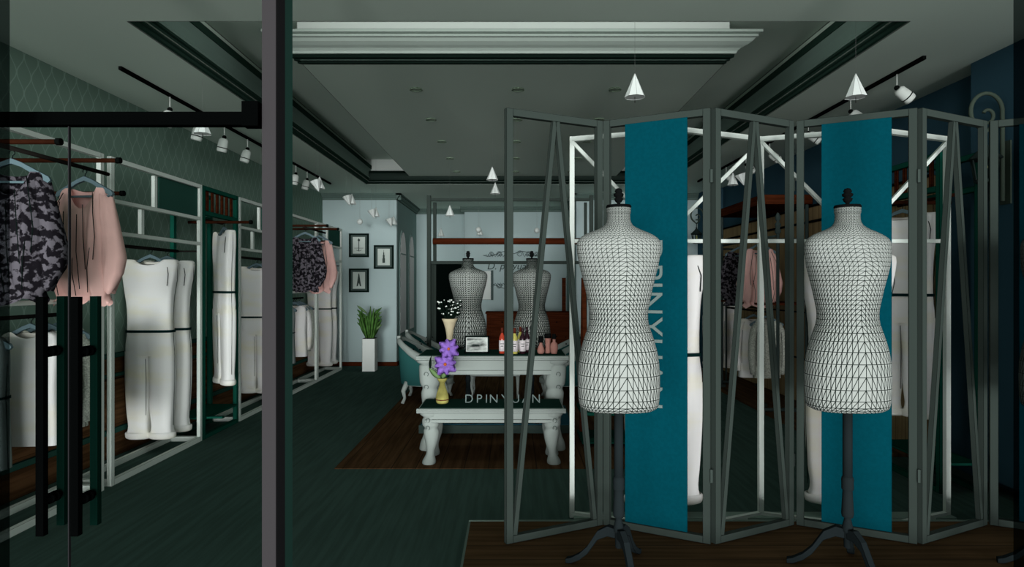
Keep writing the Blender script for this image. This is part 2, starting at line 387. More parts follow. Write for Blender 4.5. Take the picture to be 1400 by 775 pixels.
MB().box(-1.07, -1.02, 13.14, 13.2, 0, 1.9).box(-1.71, -1.66, 13.14, 13.2, 0, 1.9).box(-1.66, -1.07, 13.14, 13.2, 1.87, 1.92).build('door_frame', M_scr, d)

# ---------------------------------------------------------------- shop front
YD = 2.3
st = thing('storefront_mullion', 'tall grey and black upright post at the end of the glass doors', 'post', (-.9, YD, 0))
MB().box(-.925, -.874, YD - .0, YD + .012, 0, 3.2).build('front_face', M_postgrey, st)
MB().box(-.925, -.8745, YD + .012, YD + .095, 0, 3.2).build('post_core', M_postdark, st)
MB().box(-.935, -.8755, YD + .095, YD + .18, 0, 3.2).build('rear_frame', M_postgreen, st)
hd = thing('door_header', 'black header rail over the glass doors with a square closer block', 'rail', (-1.6, YD, 2.03))
MB().box(-2.45, -.93, YD - .02, YD + .02, 2.032, 2.08).build('rail', M_railblack, hd)
MB().box(-.99, -.93, YD - .025, YD + .025, 2.028, 2.118).build('closer_block', M_railblack, hd)
def door(name, x0, x1, hx, lab, n):
    d = struct(name, MB().box(x0, x1, YD - .005, YD + .005, .01, 2.03), G_clear)
    hb = MB().box(hx - .014, hx + .014, YD - .064, YD - .04, .54, 1.402)
    h = hb.build('handle', M_railblack, d, label='black square bar pull handle')
    MB().box(hx - .014, hx + .014, YD + .04, YD + .064, .54, 1.402).build('inner_handle', M_grhandle, d, label='dark green inside pull handle')
    for z in (.66, 1.2):
        MB().tube([(hx, YD - .05, z), (hx, YD + .05, z)], .011, 10).tube([(hx, YD + .006, z), (hx, YD + .02, z)], .02, 12).tube([(hx, YD - .02, z), (hx, YD - .006, z)], .02, 12).build('standoff', M_railblack, d)
    return d
door('door_2', -2.42, -1.640, -1.700, '', 1)
door('door_3', -1.634, -.935, -1.575, '', 2)
MB().box(-1.6385, -1.6355, YD - .006, YD + .006, 0.012, 2.03).build('edge_seal', M_postdark, bpy.data.objects['door_3'])
struct('window_3', MB().box(-1.86, -1.745, 2.15, 2.16, 0, 3.2), G_tint)
struct('window_4', MB().box(1.742, 1.86, 2.15, 2.16, 0, 3.2), G_tint)

def text_mesh(name, body, size, m, extrude=.003, shear=0, spacing=1.0, align='LEFT'):
    cu = bpy.data.curves.new(name, 'FONT'); cu.body = body; cu.size = size; cu.extrude = extrude; cu.shear = shear; cu.space_character = spacing; cu.align_x = align
    o = bpy.data.objects.new(name, cu); COL.objects.link(o); dg = bpy.context.evaluated_depsgraph_get()
    me = bpy.data.meshes.new_from_object(o.evaluated_get(dg)); bpy.data.objects.remove(o)
    me.materials.clear(); me.materials.append(m); o = bpy.data.objects.new(name, me); COL.objects.link(o); return o
# ---------------------------------------------------------------- ceiling lamps
def track(x, y0, y1, label):
    o = MB().box(x - .012, x + .012, y0, y1, ZC - .025, ZC).build('track_rail', M_cap); tag(o, label, 'track', 'ceiling lamp tracks'); return o
track(-2.85, 4.52, 9.77, 'long black lamp track on the ceiling along the wallpapered wall')
track(2.86, 4.31, 9.56, 'long black lamp track on the ceiling along the navy wall')
def spot(tilt, rz):
    t = thing('track_spotlight', 'x', 'spotlight', (0, 0, 0), 'white spotlights hanging from the ceiling tracks', rz)
    MB().tube([(0, 0, 0), (0, 0, -.075)], .004, 6).build('stem', M_spot, t)
    MB().sphere((0, 0, -.085), .016).build('joint', M_cap, t)
    M = Matrix.Translation((0, 0, -.09)) @ Matrix.Rotation(tilt, 4, 'Y')
    MB().lathe([(.022, -.005), (.034, -.02), (.037, -.06), (.037, -.10), (.034, -.112), (.028, -.112), (.026, -.09)], n=16).xf(M).build('head', M_spot, t)
    MB().lathe([(.0365, -.076), (.0385, -.078), (.0385, -.082), (.0365, -.084)], n=16).xf(M).build('band', M_cap, t)
    return t
spL = [5.18, 5.67, 6.16, 6.7, 7.2, 7.7, 8.2, 8.65]
ordn = ['nearest the glass doors', 'second from the glass doors', 'third from the glass doors', 'fourth from the glass doors', 'fifth from the glass doors', 'sixth from the glass doors', 'second from the back', 'nearest the back wall']
base_s = spot(math.radians(14), 0); base_s.scale = (1.3, 1.3, 1.25); base_s.location = (-2.85, spL[0], ZC - .025); base_s['label'] = 'white track spotlight over the left racks, ' + ordn[0]
for i in range(1, 8):
    if i in (4, 5): continue
    copy_tree(base_s, (-2.85, spL[i], ZC - .025), random.uniform(-.5, .5), 'white track spotlight over the left racks, ' + ordn[i])
base_r = spot(math.radians(-52), 0); base_r.scale = (1.2, 1.2, 1.2); base_r.location = (2.86, 4.62, ZC - .025); base_r['label'] = 'white track spotlight over the navy wall, nearest the shop window'
for i, y in enumerate((5.25, 6.0, 6.9, 7.6, 8.3)):
    copy_tree(base_r, (2.86, y, ZC - .025), random.uniform(-.3, .3), 'white track spotlight over the navy wall, ' + ['just behind the second mannequin lamp', 'third in the row', 'fourth in the row', 'fifth in the row', 'last towards the back'][i])

def cone_lamp(flip=False):
    t = thing('cone_pendant', 'x', 'pendant lamp', (0, 0, 0), 'white faceted cone lamps under the ceiling')
    sh = MB()
    n = 8 ; H = .15; R = .066
    sh.lathe([(.003, H), (R, .0)], n=n, smooth=False)
    sh.f = sh.f[:-1] if False else sh.f
    top = [(R * math.cos(2 * PI * k / n), R * math.sin(2 * PI * k / n), 0) for k in range(n)]
    sh2 = MB().ring_loft([[(.003 * math.cos(2 * PI * k / n), .003 * math.sin(2 * PI * k / n), H) for k in range(n)], top], smooth=False, capa=True)
    sh2.build('shade', M_cone, t)
    MB().lathe([(R - .003, .003), (.002, .006)], n=n, smooth=False).build('liner', M_conein, t)
    MB().tube([(0, 0, .05), (0, 0, -.035)], .002, 5).build('pull_rod', M_cap, t)
    MB().tube([(0, 0, H), (0, 0, 0.16)], .003, 5).build('cord', M_cone, t)
    return t
def at(x, y, D): return ((x - 700) / FPX * D, D, CAMH - (y - 387.5) / FPX * D)
cb = cone_lamp()
def set_cord(o, loc):
    for ch in kids(o):
        if ch.name.startswith('cord'):
            zt = ZC
            if TX0 < loc[0] < TX1 and TY0 < loc[1] < TY1: zt = ZP if abs(loc[0]) < PX and loc[1] > 4.83 else ZT
            sc_z = (zt - loc[2] - .15) / .01
            ch.data = ch.data.copy()
            for v in ch.data.vertices:
                if v.co.z > .155: v.co.z = zt - loc[2]
                v.co.x *= .25; v.co.y *= .25
cones = [((868, 133), 3.95, 'white cone pendant lamp above the nearer left mannequin'),
         ((1170, 133), 3.95, 'white cone pendant lamp above the mannequin on the right'),
         ((277, 183), 4.8, 'white cone pendant lamp just under the black door header'),
         ((437, 258), 7.6, 'white cone pendant near the left track end, first of the row by the back wall'),
         ((481, 279), 8.9, 'white cone pendant, second of the row towards the framed pictures'),
         ((514, 296), 9.9, 'white cone pendant, third of the row above the framed pictures'),
         ((538, 307), 10.6, 'small white cone pendant at the corner of the arched wall'),
         ((673, 246), 7.0, 'upper of two white cone pendants over the display tables'),
         ((677, 265), 8.1, 'lower of two white cone pendants over the display tables'),
         ((615, 295), 8.7, 'white cone pendant hanging above the left inner mannequin beam'),
         ((603, 323), 11.4, 'small white cone pendant above the dark doorway'),
         ((656, 321), 11.3, 'small white cone pendant right of the dark doorway'),
         ((1002, 253), 7.4, 'white cone pendant near the far end of the navy wall track')]
for i, ((px, py), D, lab) in enumerate(cones):
    p = at(px, py, D)
    o = cb if i == 0 else copy_tree(cb)
    o.location = p; o['label'] = lab
for o in [o for o in bpy.data.objects if o.name.startswith('cone_pendant')]: set_cord(o, o.location)
# tilted companion shades
def tilt_lamp():
    t = thing('tilted_spot_shade', 'x', 'spot lamp', (0, 0, 0), 'tilted white lamp shades beside the cones')
    M = Matrix.Rotation(math.radians(180), 4, 'X') @ Matrix.Rotation(math.radians(18), 4, 'Y')
    MB().ring_loft([[(.003 * math.cos(2 * PI * k / 8), .003 * math.sin(2 * PI * k / 8), .14) for k in range(8)],
                    [(.066 * math.cos(2 * PI * k / 8), .066 * math.sin(2 * PI * k / 8), 0) for k in range(8)]], smooth=False, capa=True, capb=True).xf(M).build('shade', M_cone, t)
    MB().tube([(0, 0, 0), (0, 0, 1)], .0012, 5).build('cord', M_cone, t)
    return t
tb = tilt_lamp()
tl = [((431, 247), 7.5, 'left track end'), ((474, 268), 8.8, 'first framed picture'), ((508, 287), 9.8, 'second framed picture'), ((532, 299), 10.5, 'arched wall corner'), ((1012, 238), 7.3, 'far end of the navy wall track')]
for i, ((px, py), D, lab) in enumerate(tl):
    o = tb if i == 0 else copy_tree(tb)
    p = at(px, py, D); o.location = p; o['label'] = 'upturned white shade beside a cone lamp near the ' + lab
    for ch in kids(o):
        if ch.name.startswith('cord'):
            ch.data = ch.data.copy()
            for v in ch.data.vertices:
                if v.co.z > .5:
                    zt = ZC
                    if TX0 < p[0] < TX1 and TY0 < p[1] < TY1: zt = ZT
                    v.co.z = zt - p[2]
def globe(px, py, D, lab, r=.05):
    p = at(px, py, D); t = thing('globe_lamp', lab, 'lamp', p, 'small round globe lamps')
    MB().sphere(p, r, 10, 7).build('globe', M_cone, t)
    MB().tube([p, (p[0], p[1], ZC)], .0015, 5).build('cord', M_cone, t)
globe(492, 303, 10.3, 'round white globe lamp above the upper framed picture')
globe(654, 314, 11.2, 'round white globe lamp over the cone right of the doorway')
globe(734, 315, 11.2, 'round white globe lamp behind the dark folding screen')
# downlights
dl = thing('downlight', 'x', 'downlight', (0, 0, 0), 'recessed downlights in the lowered ceiling panel')
MB().lathe([(.052, .0), (.056, -.012), (.045, -.014), (.040, .0)], n=20).build('rim', M_dlrim, dl)
MB().lathe([(.040, -.004), (.001, -.004)], n=20).build('lens', mat('downlight_lens', (90, 100, 90), KS, edge=0), dl)
first = True
rn = ['front', 'second', 'third', 'fourth', 'fifth', 'sixth']; cn = ['left', 'middle', 'right']
for r in range(6):
    D = 1.70 * FPX / 266.0 + r * (1.70 * FPX * .000690)
    for cidx, X in enumerate((-.838, .052, .90)):
        o = dl if first else copy_tree(dl); first = False
        o.location = (X, D, ZP); o['label'] = 'round recessed downlight, %s row, %s column of the lowered ceiling panel' % (rn[r], cn[cidx])
        if r % 2 == 0: lamp('downlight_light', (X, D, ZP - .08), .5, .04, kind='SPOT')

# ================================================================ RACKS
T = .034
def rack_open(label, loc, mirror=False):
    """white metal wall rack with cubbies over a hanging rod; local x: -.16 wall side .. .15 room side"""
    s = -1 if mirror else 1
    t = thing('display_rack', label, 'clothes rack', loc, 'white metal wall racks')
    B = lambda x0, x1, y0, y1, z0, z1: MB().box(s * x0, s * x1, y0, y1, z0, z1)
    W = 1.3; H = 2.36
    for y in (0, W - T): B(.116, .15, y, y + T, 0, H).build('post', M_white, t, world=False)
    for x, z0, z1 in ((.116, 0, .045), (-.16, 0, .045), (.116, 2.325, H), (.116, 2.03, 2.06), (.116, 1.80, 1.83)):
        B(x, x + T, T, W - T, z0, z1).build('rail', M_white, t, world=False)
    for y in (0, W - T): B(-.126, .116, y, y + T, 0, .045).build('side_rail', M_white, t, world=False)
    for y in (.02, W - .02): MB().tube([(s * -.06, y, 1.746), (s * .12, y, 1.746)], .008, 6).build('rod_bracket', M_blackrod, t, world=False)
    B(.085, .116, .60, .60 + T, 2.06, 2.325).build('divider', M_white, t, world=False)
    B(.085, .116, .42, .42 + T, 1.83, 2.03).build('divider', M_white, t, world=False)
    B(.10, .125, .65, W - T, 2.06, 2.325).build('back_panel', M_board, t, label='dark green board panel', world=False)
    MB().tube([(s * -.06, T, 1.746), (s * -.06, W - T, 1.746)], .014, 10).build('hanging_rod', M_blackrod, t, world=False)
    return t
def rack_arms(label, loc, mirror=False):
    s = -1 if mirror else 1
    t = thing('hanging_rack', label, 'clothes rack', loc, 'wall racks with projecting rust rods')
    W = 1.3; H = 2.36; q = .014
    B = lambda x0, x1, y0, y1, z0, z1: MB().box(s * x0, s * x1, y0, y1, z0, z1)
    for y in (0, W - T): B(.116, .15, y, y + T, 0, H).build('post', M_white, t, world=False)
    for x, z0, z1 in ((.116, 0, .045), (-.16, 0, .045), (.116, 2.325, H), (.116, 1.32, 1.35)): B(x, x + T, T, W - T, z0, z1).build('rail', M_white, t, world=False)
    for y in (0, W - T): B(-.126, .116, y, y + T, 0, .045).build('side_rail', M_white, t, world=False)
    for y, z, x0, x1 in ((.23, 2.2, -.16, .60), (.73, 2.2, -.16, .60), (1.15, 2.06, -.16, .36)):
        MB().tube([(s * x0, y, z), (s * x1, y, z)], .014, 10).build('arm_rod', M_rustrod, t, world=False)
        MB().tube([(s * x1, y, z), (s * (x1 + .025), y, z)], .019, 10).build('end_cap', M_cap, t, world=False)
    MB().tube([(s * .34, .12, 2.172), (s * .34, 1.05, 2.172)], .013, 10).build('cross_rod', M_blackrod, t, world=False)
    MB().tube([(s * -.06, T, 1.24), (s * -.06, W - q, 1.24)], .013, 10).build('hanging_rod', M_blackrod, t, world=False)
    return t
def rack_green(label, loc, mirror=False):
    s = -1 if mirror else 1
    t = thing('green_rack', label, 'clothes rack', loc, 'green metal wall racks')
    W = .74; H = 2.36
    B = lambda x0, x1, y0, y1, z0, z1: MB().box(s * x0, s * x1, y0, y1, z0, z1)
    for x in (-.16, .11):
        for y in (0, W - .04): B(x, x + .04, y, y + .04, 0, H).build('post', M_green, t, world=False)
    for x in (-.16, .11):
        for z0, z1 in ((0, .04), (2.32, H), (2.09, 2.13)): B(x, x + .04, .04, W - .04, z0, z1).build('rail', M_green, t, world=False)
    B(-.16, .15, .04, W - .04, .18, .20).build('shelf', M_green, t, world=False)
    B(.11, .30, .06, .10, .185, .205).build('shelf_lip', M_green, t, world=False)
    for i in range(6): B(.12, .14, .10 + i * .10, .125 + i * .10, 2.13, 2.32).build('slat', M_rust, t, world=False)
    for y in (.33,):
        MB().tube([(s * -.16, y, 2.05), (s * .44, y, 2.05)], .014, 10).build('arm_rod', M_rustrod, t, world=False)
        MB().tube([(s * .44, y, 2.05), (s * .465, y, 2.05)], .02, 10).build('end_cap', M_cap, t, world=False)
    MB().tube([(s * .0, .04, 2.072), (s * .0, W - .04, 2.072)], .012, 8).build('cross_rod', M_rustrod, t, world=False)
    return t
RX = -3.01
rack_arms('rack with projecting rust rods nearest the glass doors', (RX, 3.06, 0))
rack_open('white cubby rack holding two jumpsuits, left of the near green rack', (RX, 4.44, 0))
rack_green('narrow green metal rack between two white racks on the left wall', (RX, 5.76, 0))
rack_open('white cubby rack just behind the grey door post', (RX, 6.53, 0))
rack_arms('rack with projecting rust rods on the far left wall, right of the door post', (RX, 7.84, 0))
rack_open('farthest white cubby rack, beside the framed pictures', (RX, 9.16, 0))

# ================================================================ GARMENTS
def interp(rows, m):
    """catmull-like resample of rows (tuples) to m per segment"""
    out = []
    for i in range(len(rows) - 1):
        p0 = rows[max(i - 1, 0)]; p1 = rows[i]; p2 = rows[i + 1]; p3 = rows[min(i + 2, len(rows) - 1)]
        for k in range(m):
            t = k / m
            out.append(tuple(.5 * ((2 * b) + (-a + c) * t + (2 * a - 5 * b + 4 * c - d) * t * t + (-a + 3 * b - 3 * c + d) * t ** 3) for a, b, c, d in zip(p0, p1, p2, p3)))
    out.append(rows[-1]); return out
def cloth_tube(mb, rows, n=44, amp=.012, freq=28, ph=0.0, dipf=0, dipb=0, dipn=3, e=.8, hem=0, sub=3):
    R = interp(rows, sub); z0 = rows[0][0]; z1 = rows[-1][0]; rings = []
    for i, (z, xl, xr, d) in enumerate(R):
        cx = (xl + xr) / 2; a = (xr - xl) / 2; t = (z0 - z) / max(1e-6, z0 - z1); ring = []
        for k in range(n):
            A = 2 * PI * k / n; ca = math.cos(A); sa = math.sin(A)
            x = cx + a * math.copysign(abs(ca) ** e, ca); y = d * math.copysign(abs(sa) ** e, sa)
            w = min(1, t * 2.2 + .12)
            y += amp * w * math.sin(freq * x + ph + .8 * math.sin(3 * z + ph)) * (1 if sa < 0 else -.6) + .4 * amp * w * math.sin(2.3 * freq * x + 2 * ph)
            zz = z
            wz = max(0, 1 - t * dipn)
            prof_ = max(0, 1 - (abs(x - cx) / (a * .72)) ** 2) if a > 0 else 0
            zz -= (dipf if sa < 0 else dipb) * wz * prof_
            if hem: zz += hem * max(0, (t - .85) / .15) * math.sin(A * 5 + ph) 
            ring.append((x, y, zz))
        rings.append(ring)
    return mb.ring_loft(rings)
def drawn_tube(pts, r=.0022): return MB().tube(pts, r, 5)  # dark tube drawn as a garment outline

def make_hanger(wd=.40, name='clothes_hanger', m=None):
    t = thing(name, 'x', 'hanger', (0, 0, 0), 'blue-grey clothes hangers')
    m = m or M_hang
    hk = [(.014 * math.sin(a), 0, -.0 + .014 * math.cos(a) - .014 + .016) for a in [math.radians(v) for v in range(-110, 181, 25)]] + [(0, 0, -.035)]
    MB().tube(hk, .0028, 6).build('hook', M_hook, t, world=False)
    top = []
    h = wd / 2
    pts_o = [(-h, -.145), (-h + .01, -.125), (-.05, -.048), (0, -.028), (.05, -.048), (h - .01, -.125), (h, -.145)]
    pts_i = [(h - .015, -.16), (.05, -.075), (0, -.058), (-.05, -.075), (-h + .015, -.16)]
    b = MB(); n = len(pts_o)
    poly = pts_o + pts_i; b.prism(poly, 1, -.009, .009); b.build('arms', m, t, world=False)
    MB().box(-h + .03, h - .03, -.006, .006, -.163, -.150).build('trouser_bar', m, t, world=False)
    return t
HANG = make_hanger()
GAR = []
def hang(proto, rodpos, rz, label, hlabel, group=None, scale=None, first=[True]):
    """place a garment and its own hanger under a rod"""
    h = HANG if first[0] else copy_tree(HANG); first[0] = False
    h.location = rodpos; h.rotation_euler = (0, 0, rz); h['label'] = hlabel
    if not proto.get('used'):
        g = proto; proto['used'] = 1; g.location = rodpos; g.rotation_euler = (0, 0, rz); g['label'] = label
        if scale: g.scale = scale
    else: g = copy_tree(proto, rodpos, rz, label, scale)
    if group: g['group'] = group
    return g
def jumpsuit():
    t = thing('jumpsuit', 'x', 'jumpsuit', (0, 0, 0), 'sleeveless ivory jumpsuits on hangers')
    b = MB()
    cloth_tube(b, [(-.075, -.175, .175, .035), (-.085, -.232, .232, .05), (-.20, -.232, .225, .06), (-.33, -.215, .20, .065), (-.50, -.19, .19, .065), (-.69, -.19, .19, .06), (-.80, -.20, .20, .068), (-.90, -.205, .205, .06)],
               n=56, amp=.003, freq=22, dipf=.05, dipb=.02, dipn=5, e=.5)
    b.build('bodice', M_dress, t, world=False)
    for sx, x0, x1 in ((-1, -.205, .008), (1, -.008, .205)):
        l = MB(); xs0, xs1 = (x0, x1)
        cloth_tube(l, [(-.86, x0, x1, .062), (-1.1, x0 + (.0 if sx < 0 else .01), x1 - (.012 if sx < 0 else .0), .06), (-1.35, x0 + .01, x1 - .01, .055), (-1.50, x0 + .025, x1 - .02, .05), (-1.56, x0 + .015, x1 - .012, .055)],
                   n=40, amp=.004, freq=30, ph=sx, e=.5)
        l.build('trouser_leg', M_dress, t, world=False)
        cmb = MB(); cloth_tube(cmb, [(-1.555, x0 + .0, x1 + .0, .06), (-1.565, x0 - .008, x1 + .008, .07), (-1.60, x0 - .004, x1 + .006, .072), (-1.612, x0 + .01, x1 - .01, .058)], n=30, amp=.003, e=.9)
        cmb.build('cuff', M_dress, t, world=False)
    bt = MB(); cloth_tube(bt, [(-.678, -.199, .199, .071), (-.700, -.199, .199, .072)], n=56, amp=.003, freq=22, sub=1, e=.5)
    bt.build('belt', M_belt, t, label='dark narrow belt', world=False)
    drawn_tube([(0, -.078, -.92), (.003, -.072, -1.1), (.0, -.07, -1.4)]).build('seam', M_drawn, t, world=False)
    drawn_tube([(.17, -.05, -.14), (.185, -.062, -.20), (.178, -.068, -.30)], .003).build('seam', M_drawn, t, world=False)
    drawn_tube([(-.06, -.045, -.118), (.06, -.045, -.118)], .0018).build('seam', M_drawn, t, world=False)
    # dark outline tubes drawn along both sides
    for s in (-1, 1):
        drawn_tube([(s * .234, 0, -.10), (s * .23, 0, -.25), (s * .205, 0, -.40), (s * .193, 0, -.60), (s * .197, 0, -.75), (s * .208, 0, -.9), (s * .203, 0, -1.2), (s * .195, 0, -1.5)], .0022).build('side_seam', M_drawn, t, world=False)
    return t
def blouse(name, m, label, grp):
    t = thing(name, label, 'blouse', (0, 0, 0), grp)
    b = MB()
    cloth_tube(b, [(-.105, -.135, .135, .03), (-.135, -.155, .15, .05), (-.23, -.16, .155, .08), (-.38, -.18, .175, .095), (-.52, -.195, .19, .10), (-.66, -.20, .19, .095), (-.75, -.18, .165, .075), (-.79, -.165, .15, .062), (-.83, -.185, .165, .085)],
               n=84, amp=.017, freq=44, dipf=.13, dipb=.02, dipn=3.2, hem=.02)
    b.build('body', m, t, world=False)
    for s in (-1, 1):
        l = MB(); rg = []
        for k, (px, pz, r) in enumerate([(.125, -.125, .022), (.14, -.17, .045), (.155, -.28, .058), (.18, -.42, .066), (.195, -.54, .075), (.185, -.64, .070), (.165, -.72, .050), (.155, -.76, .040)]):
            rg.append([(s * (px + r * math.cos(a) * .8), (r * 1.05 + .006 * math.sin(7 * a + k)) * math.sin(a) + .01, pz + .014 * math.sin(3 * a + k)) for a in [2 * PI * i / 28 for i in range(28)]])
        l.ring_loft(rg, capa=True, capb=True); l.build('sleeve', m, t, world=False)
        drawn_tube([(s * .10, -.055, -.14), (s * .135, -.095, -.26), (s * .16, -.108, -.42), (s * .15, -.11, -.56)], .0026).build('seam', M_drawn, t, world=False)
    for x0, x1, z0, z1 in ((-.085, -.13, -.20, -.58), (-.06, -.03, -.26, -.74), (-.02, -.06, -.30, -.60), (.03, .045, -.28, -.74), (.07, .10, -.22, -.62), (.12, .10, -.46, -.76), (-.12, -.10, -.5, -.78), (.0, .02, -.5, -.78)):
        drawn_tube([(x0, -.098, z0), ((x0 + x1) / 2 + .006, -.117, (z0 + z1) / 2), (x1, -.110 if z1 > -.7 else -.092, z1)], .0024).build('pleat', M_drawn, t, world=False)  # dark lines drawn on the cloth as fold creases
    return t
def jacket(name, m, label, L=.80, wd=.20, sleeves=True, grp=None, belt=False, cat='top'):
    t = thing(name, label, cat, (0, 0, 0), grp)
    b = MB()
    cloth_tube(b, [(-.085, -.13, .13, .035), (-.11, -wd * .92, wd * .92, .05), (-.22, -wd, wd, .065), (-.45, -wd * .95, wd * .95, .07), (-L * .8, -wd, wd, .07), (-L, -wd * 1.03, wd * 1.03, .072)],
               n=48, amp=.005, freq=24, dipf=.04, dipb=.01, dipn=5, e=.55)
    b.build('body', m, t, world=False)
    if sleeves:
        for s in (-1, 1):
            rg = []
            for k, (px, pz, r) in enumerate([(wd * .85, -.12, .04), (wd * 1.05, -.2, .05), (wd * 1.18, -.35, .052), (wd * 1.22, -.5, .048), (wd * 1.15, -.66, .042), (wd * 1.1, -.72, .036)]):
                rg.append([(s * (px + r * math.cos(a) * .8), r * 1.1 * math.sin(a) - .02, pz) for a in [2 * PI * i / 16 for i in range(16)]])
            MB().ring_loft(rg, capa=True, capb=True).build('sleeve', m, t, world=False)
            drawn_tube([(s * wd * .93, -.073, -.22), (s * wd * 1.0, -.078, -.4), (s * wd * .98, -.07, -.62)], .0022).build('seam', M_drawn, t, world=False)
    if belt:
        bt = MB(); cloth_tube(bt, [(-.43, -wd * .98, wd * .98, .078), (-.445, -wd * .98, wd * .98, .078)], n=48, amp=.003, sub=1, e=.55); bt.build('belt', M_belt, t, world=False)
    drawn_tube([(-.055, -.042, -.132), (.055, -.042, -.132)], .0018).build('seam', M_drawn, t, world=False)
    for s in (-1, 1):
        drawn_tube([(s * wd * 1.0, 0, -.24), (s * wd * .955, 0, -.45), (s * wd * 1.0, 0, -L * .8), (s * wd * 1.03, 0, -L)], .0022).build('side_seam', M_drawn, t, world=False)
    return t
JS = jumpsuit()
PK = blouse('pink_blouse', M_pink, 'x', 'gathered pink blouses'); BK = blouse('black_blouse', M_black_pat, 'x', 'black patterned blouses')
WT = jacket('sleeveless_shirt', M_dress, 'x', .80, .185, False, 'long white sleeveless tops')
WJ = jacket('white_jacket', M_dress, 'x', .80, .165, True, 'white long-sleeved tops')
GD = jacket('grey_dress', M_dress_g, 'x', .85, .17, False, 'belted grey dresses', True, 'dress')
KJ = jacket('knit_jacket', M_mottle, 'x', .76, .15, True, 'mottled knit tops')
XH = -3.10
for k, (dy, where) in enumerate(((0, 'near rack by the glass doors'), (4.78, 'far rack beyond the door post'))):
    zr = 2.172 - .016; z2 = 1.24 - .016
    hang(BK, (-2.71, 3.37 + dy, zr), .10, 'black and grey patterned blouse with wide sleeves on the ' + where, 'hanger carrying the black patterned blouse, ' + where, scale=(1.08, 1.0, .97))
    hang(PK, (-2.70, 3.93 + dy, zr), -.12, 'pale pink gathered blouse with puffed sleeves on the ' + where, 'hanger carrying the pink blouse, ' + where)
    hang(GD, (XH, 3.60 + dy, z2), .05, 'grey belted dress hanging low on the ' + where, 'hanger carrying the grey belted dress, ' + where)
    hang(WT, (XH + .02, 3.98 + dy, z2), .0, 'plain white straight top under the blouses, ' + where, 'hanger carrying the plain white top, ' + where)
    hang(WJ, (XH, 4.13 + dy, z2), .05, 'white long-sleeved top behind the plain white one, ' + where, 'hanger carrying the white sleeved top, ' + where)
    hang(KJ, (XH, 4.29 + dy, z2), .0, 'mottled grey knit top ending the lower rod, ' + where, 'hanger carrying the mottled knit top, ' + where)
zj = 1.746 - .016
nm = ['cubby rack next to the glass doors', 'cubby rack behind the door post', 'farthest cubby rack by the pictures']
XJ = -3.115
for k, (ya, yb) in enumerate(((5.36, 5.62), (7.59, 7.745), (10.06, 10.34))):
    hang(JS, (XJ, ya, zj), .0, 'front ivory belted jumpsuit on the ' + nm[k], 'hanger of the front jumpsuit on the ' + nm[k])
    hang(JS, (XJ, yb, zj), .05, 'rear ivory belted jumpsuit on the ' + nm[k], 'hanger of the rear jumpsuit on the ' + nm[k])
hang(JS, (-2.82, 6.09, 2.05 - .016), math.radians(-46), 'ivory jumpsuit hanging sideways from the green rack on the left', 'hanger on the left green rack', scale=(1, .9, .97))

# ================================================================ FOLDING SCREENS ON THE PLATFORM
ZS0, ZS1 = .104, 2.357
def panel_frame(a, b, kind, label, name='folding_screen_panel'):
    """one leaf of the dark folding screen between plan points a and b"""
    a = Vector((a[0], a[1], 0)); b = Vector((b[0], b[1], 0)); d = (b - a); Ln = d.length; d.normalize()
    t = thing(name, label, 'folding screen', (a.x, a.y, ZS0), 'leaves of the dark folding screen', math.atan2(d.y, d.x))
    h = ZS1 - ZS0; q = .038
    MB().box(0, q, -.015, .015, 0, h).build('stile', M_scr, t, world=False)
    MB().box(Ln - q, Ln, -.015, .015, 0, h).build('stile', M_scr, t, world=False)
    MB().box(q, Ln - q, -.015, .015, h - q, h).build('top_rail', M_scr, t, world=False)
    MB().box(q, Ln - q, -.015, .015, 0, q).build('bottom_rail', M_scr, t, world=False)
    if kind == 'V':
        MB().bar((Ln / 2 - .008, 0, h - q), (q + .012, .0, q), .026, .026, (0, 1, 0)).build('slanted_bar', M_scr, t, world=False)
        MB().bar((Ln / 2 + .008, 0, h - q), (Ln - q - .012, .0, q), .026, .026, (0, 1, 0)).build('slanted_bar', M_scr, t, world=False)
    return t, Ln
NY, FY = 3.22, 3.48
leaves = [((-.034, NY), (.500, FY), 'V', 'leaf with two slanted bars at the left end of the dark screen'),
          ((.515, FY), (1.030, NY), 'B', 'leaf with a teal board behind the left mannequin'),
          ((1.043, NY), (1.566, FY), 'V', 'leaf with two slanted bars between the two teal boards'),
          ((1.593, FY), (2.098, NY), 'B', 'leaf with a teal board behind the right mannequin'),
          ((2.110, NY), (2.645, FY), 'V', 'leaf with two slanted bars in front of the navy wall'),
          ((2.672, FY), (3.190, NY), 'B', 'leaf with a teal board at the right edge')]
for a, b, kind, lab in leaves:
    t, Ln = panel_frame(a, b, kind, lab)
    M_hinge = mat('hinge_grey', (62, 72, 68), .8, edge=.003)
    for z in (.355, 1.90):
        if kind == 'B' and b[0] < 3: MB().box(Ln + .0, Ln + .014, -.022, -.012, z - .035, z + .035).build('hinge', M_hinge, t, world=False)
        if kind == 'V': MB().box(Ln - .004, Ln + .030, .0, .010, z - .036, z + .036).build('hinge', M_hinge, t, world=False)
    if kind == 'B':
        # teal board hung centrally on the leaf
        f0, f1 = (.22, .80)
        MB().box(Ln * f0, Ln * f1, -.022, -.016, .044, ZS1 - ZS0 - .036).build('teal_board', M_blue, t, label='flat teal board with silver letters', world=False)
        to = text_mesh('lettering', 'DPINYUAN', .175, M_letter, .003, 0, 1.06); to.parent = t
        # text reads downwards, letter tops to the right
        to.matrix_local = Matrix.Translation((Ln * .37, -.026, 1.59)) @ Matrix.Rotation(PI / 2, 4, 'X') @ Matrix.Rotation(-PI / 2, 4, 'Z')
        to['label'] = 'vertical silver lettering'
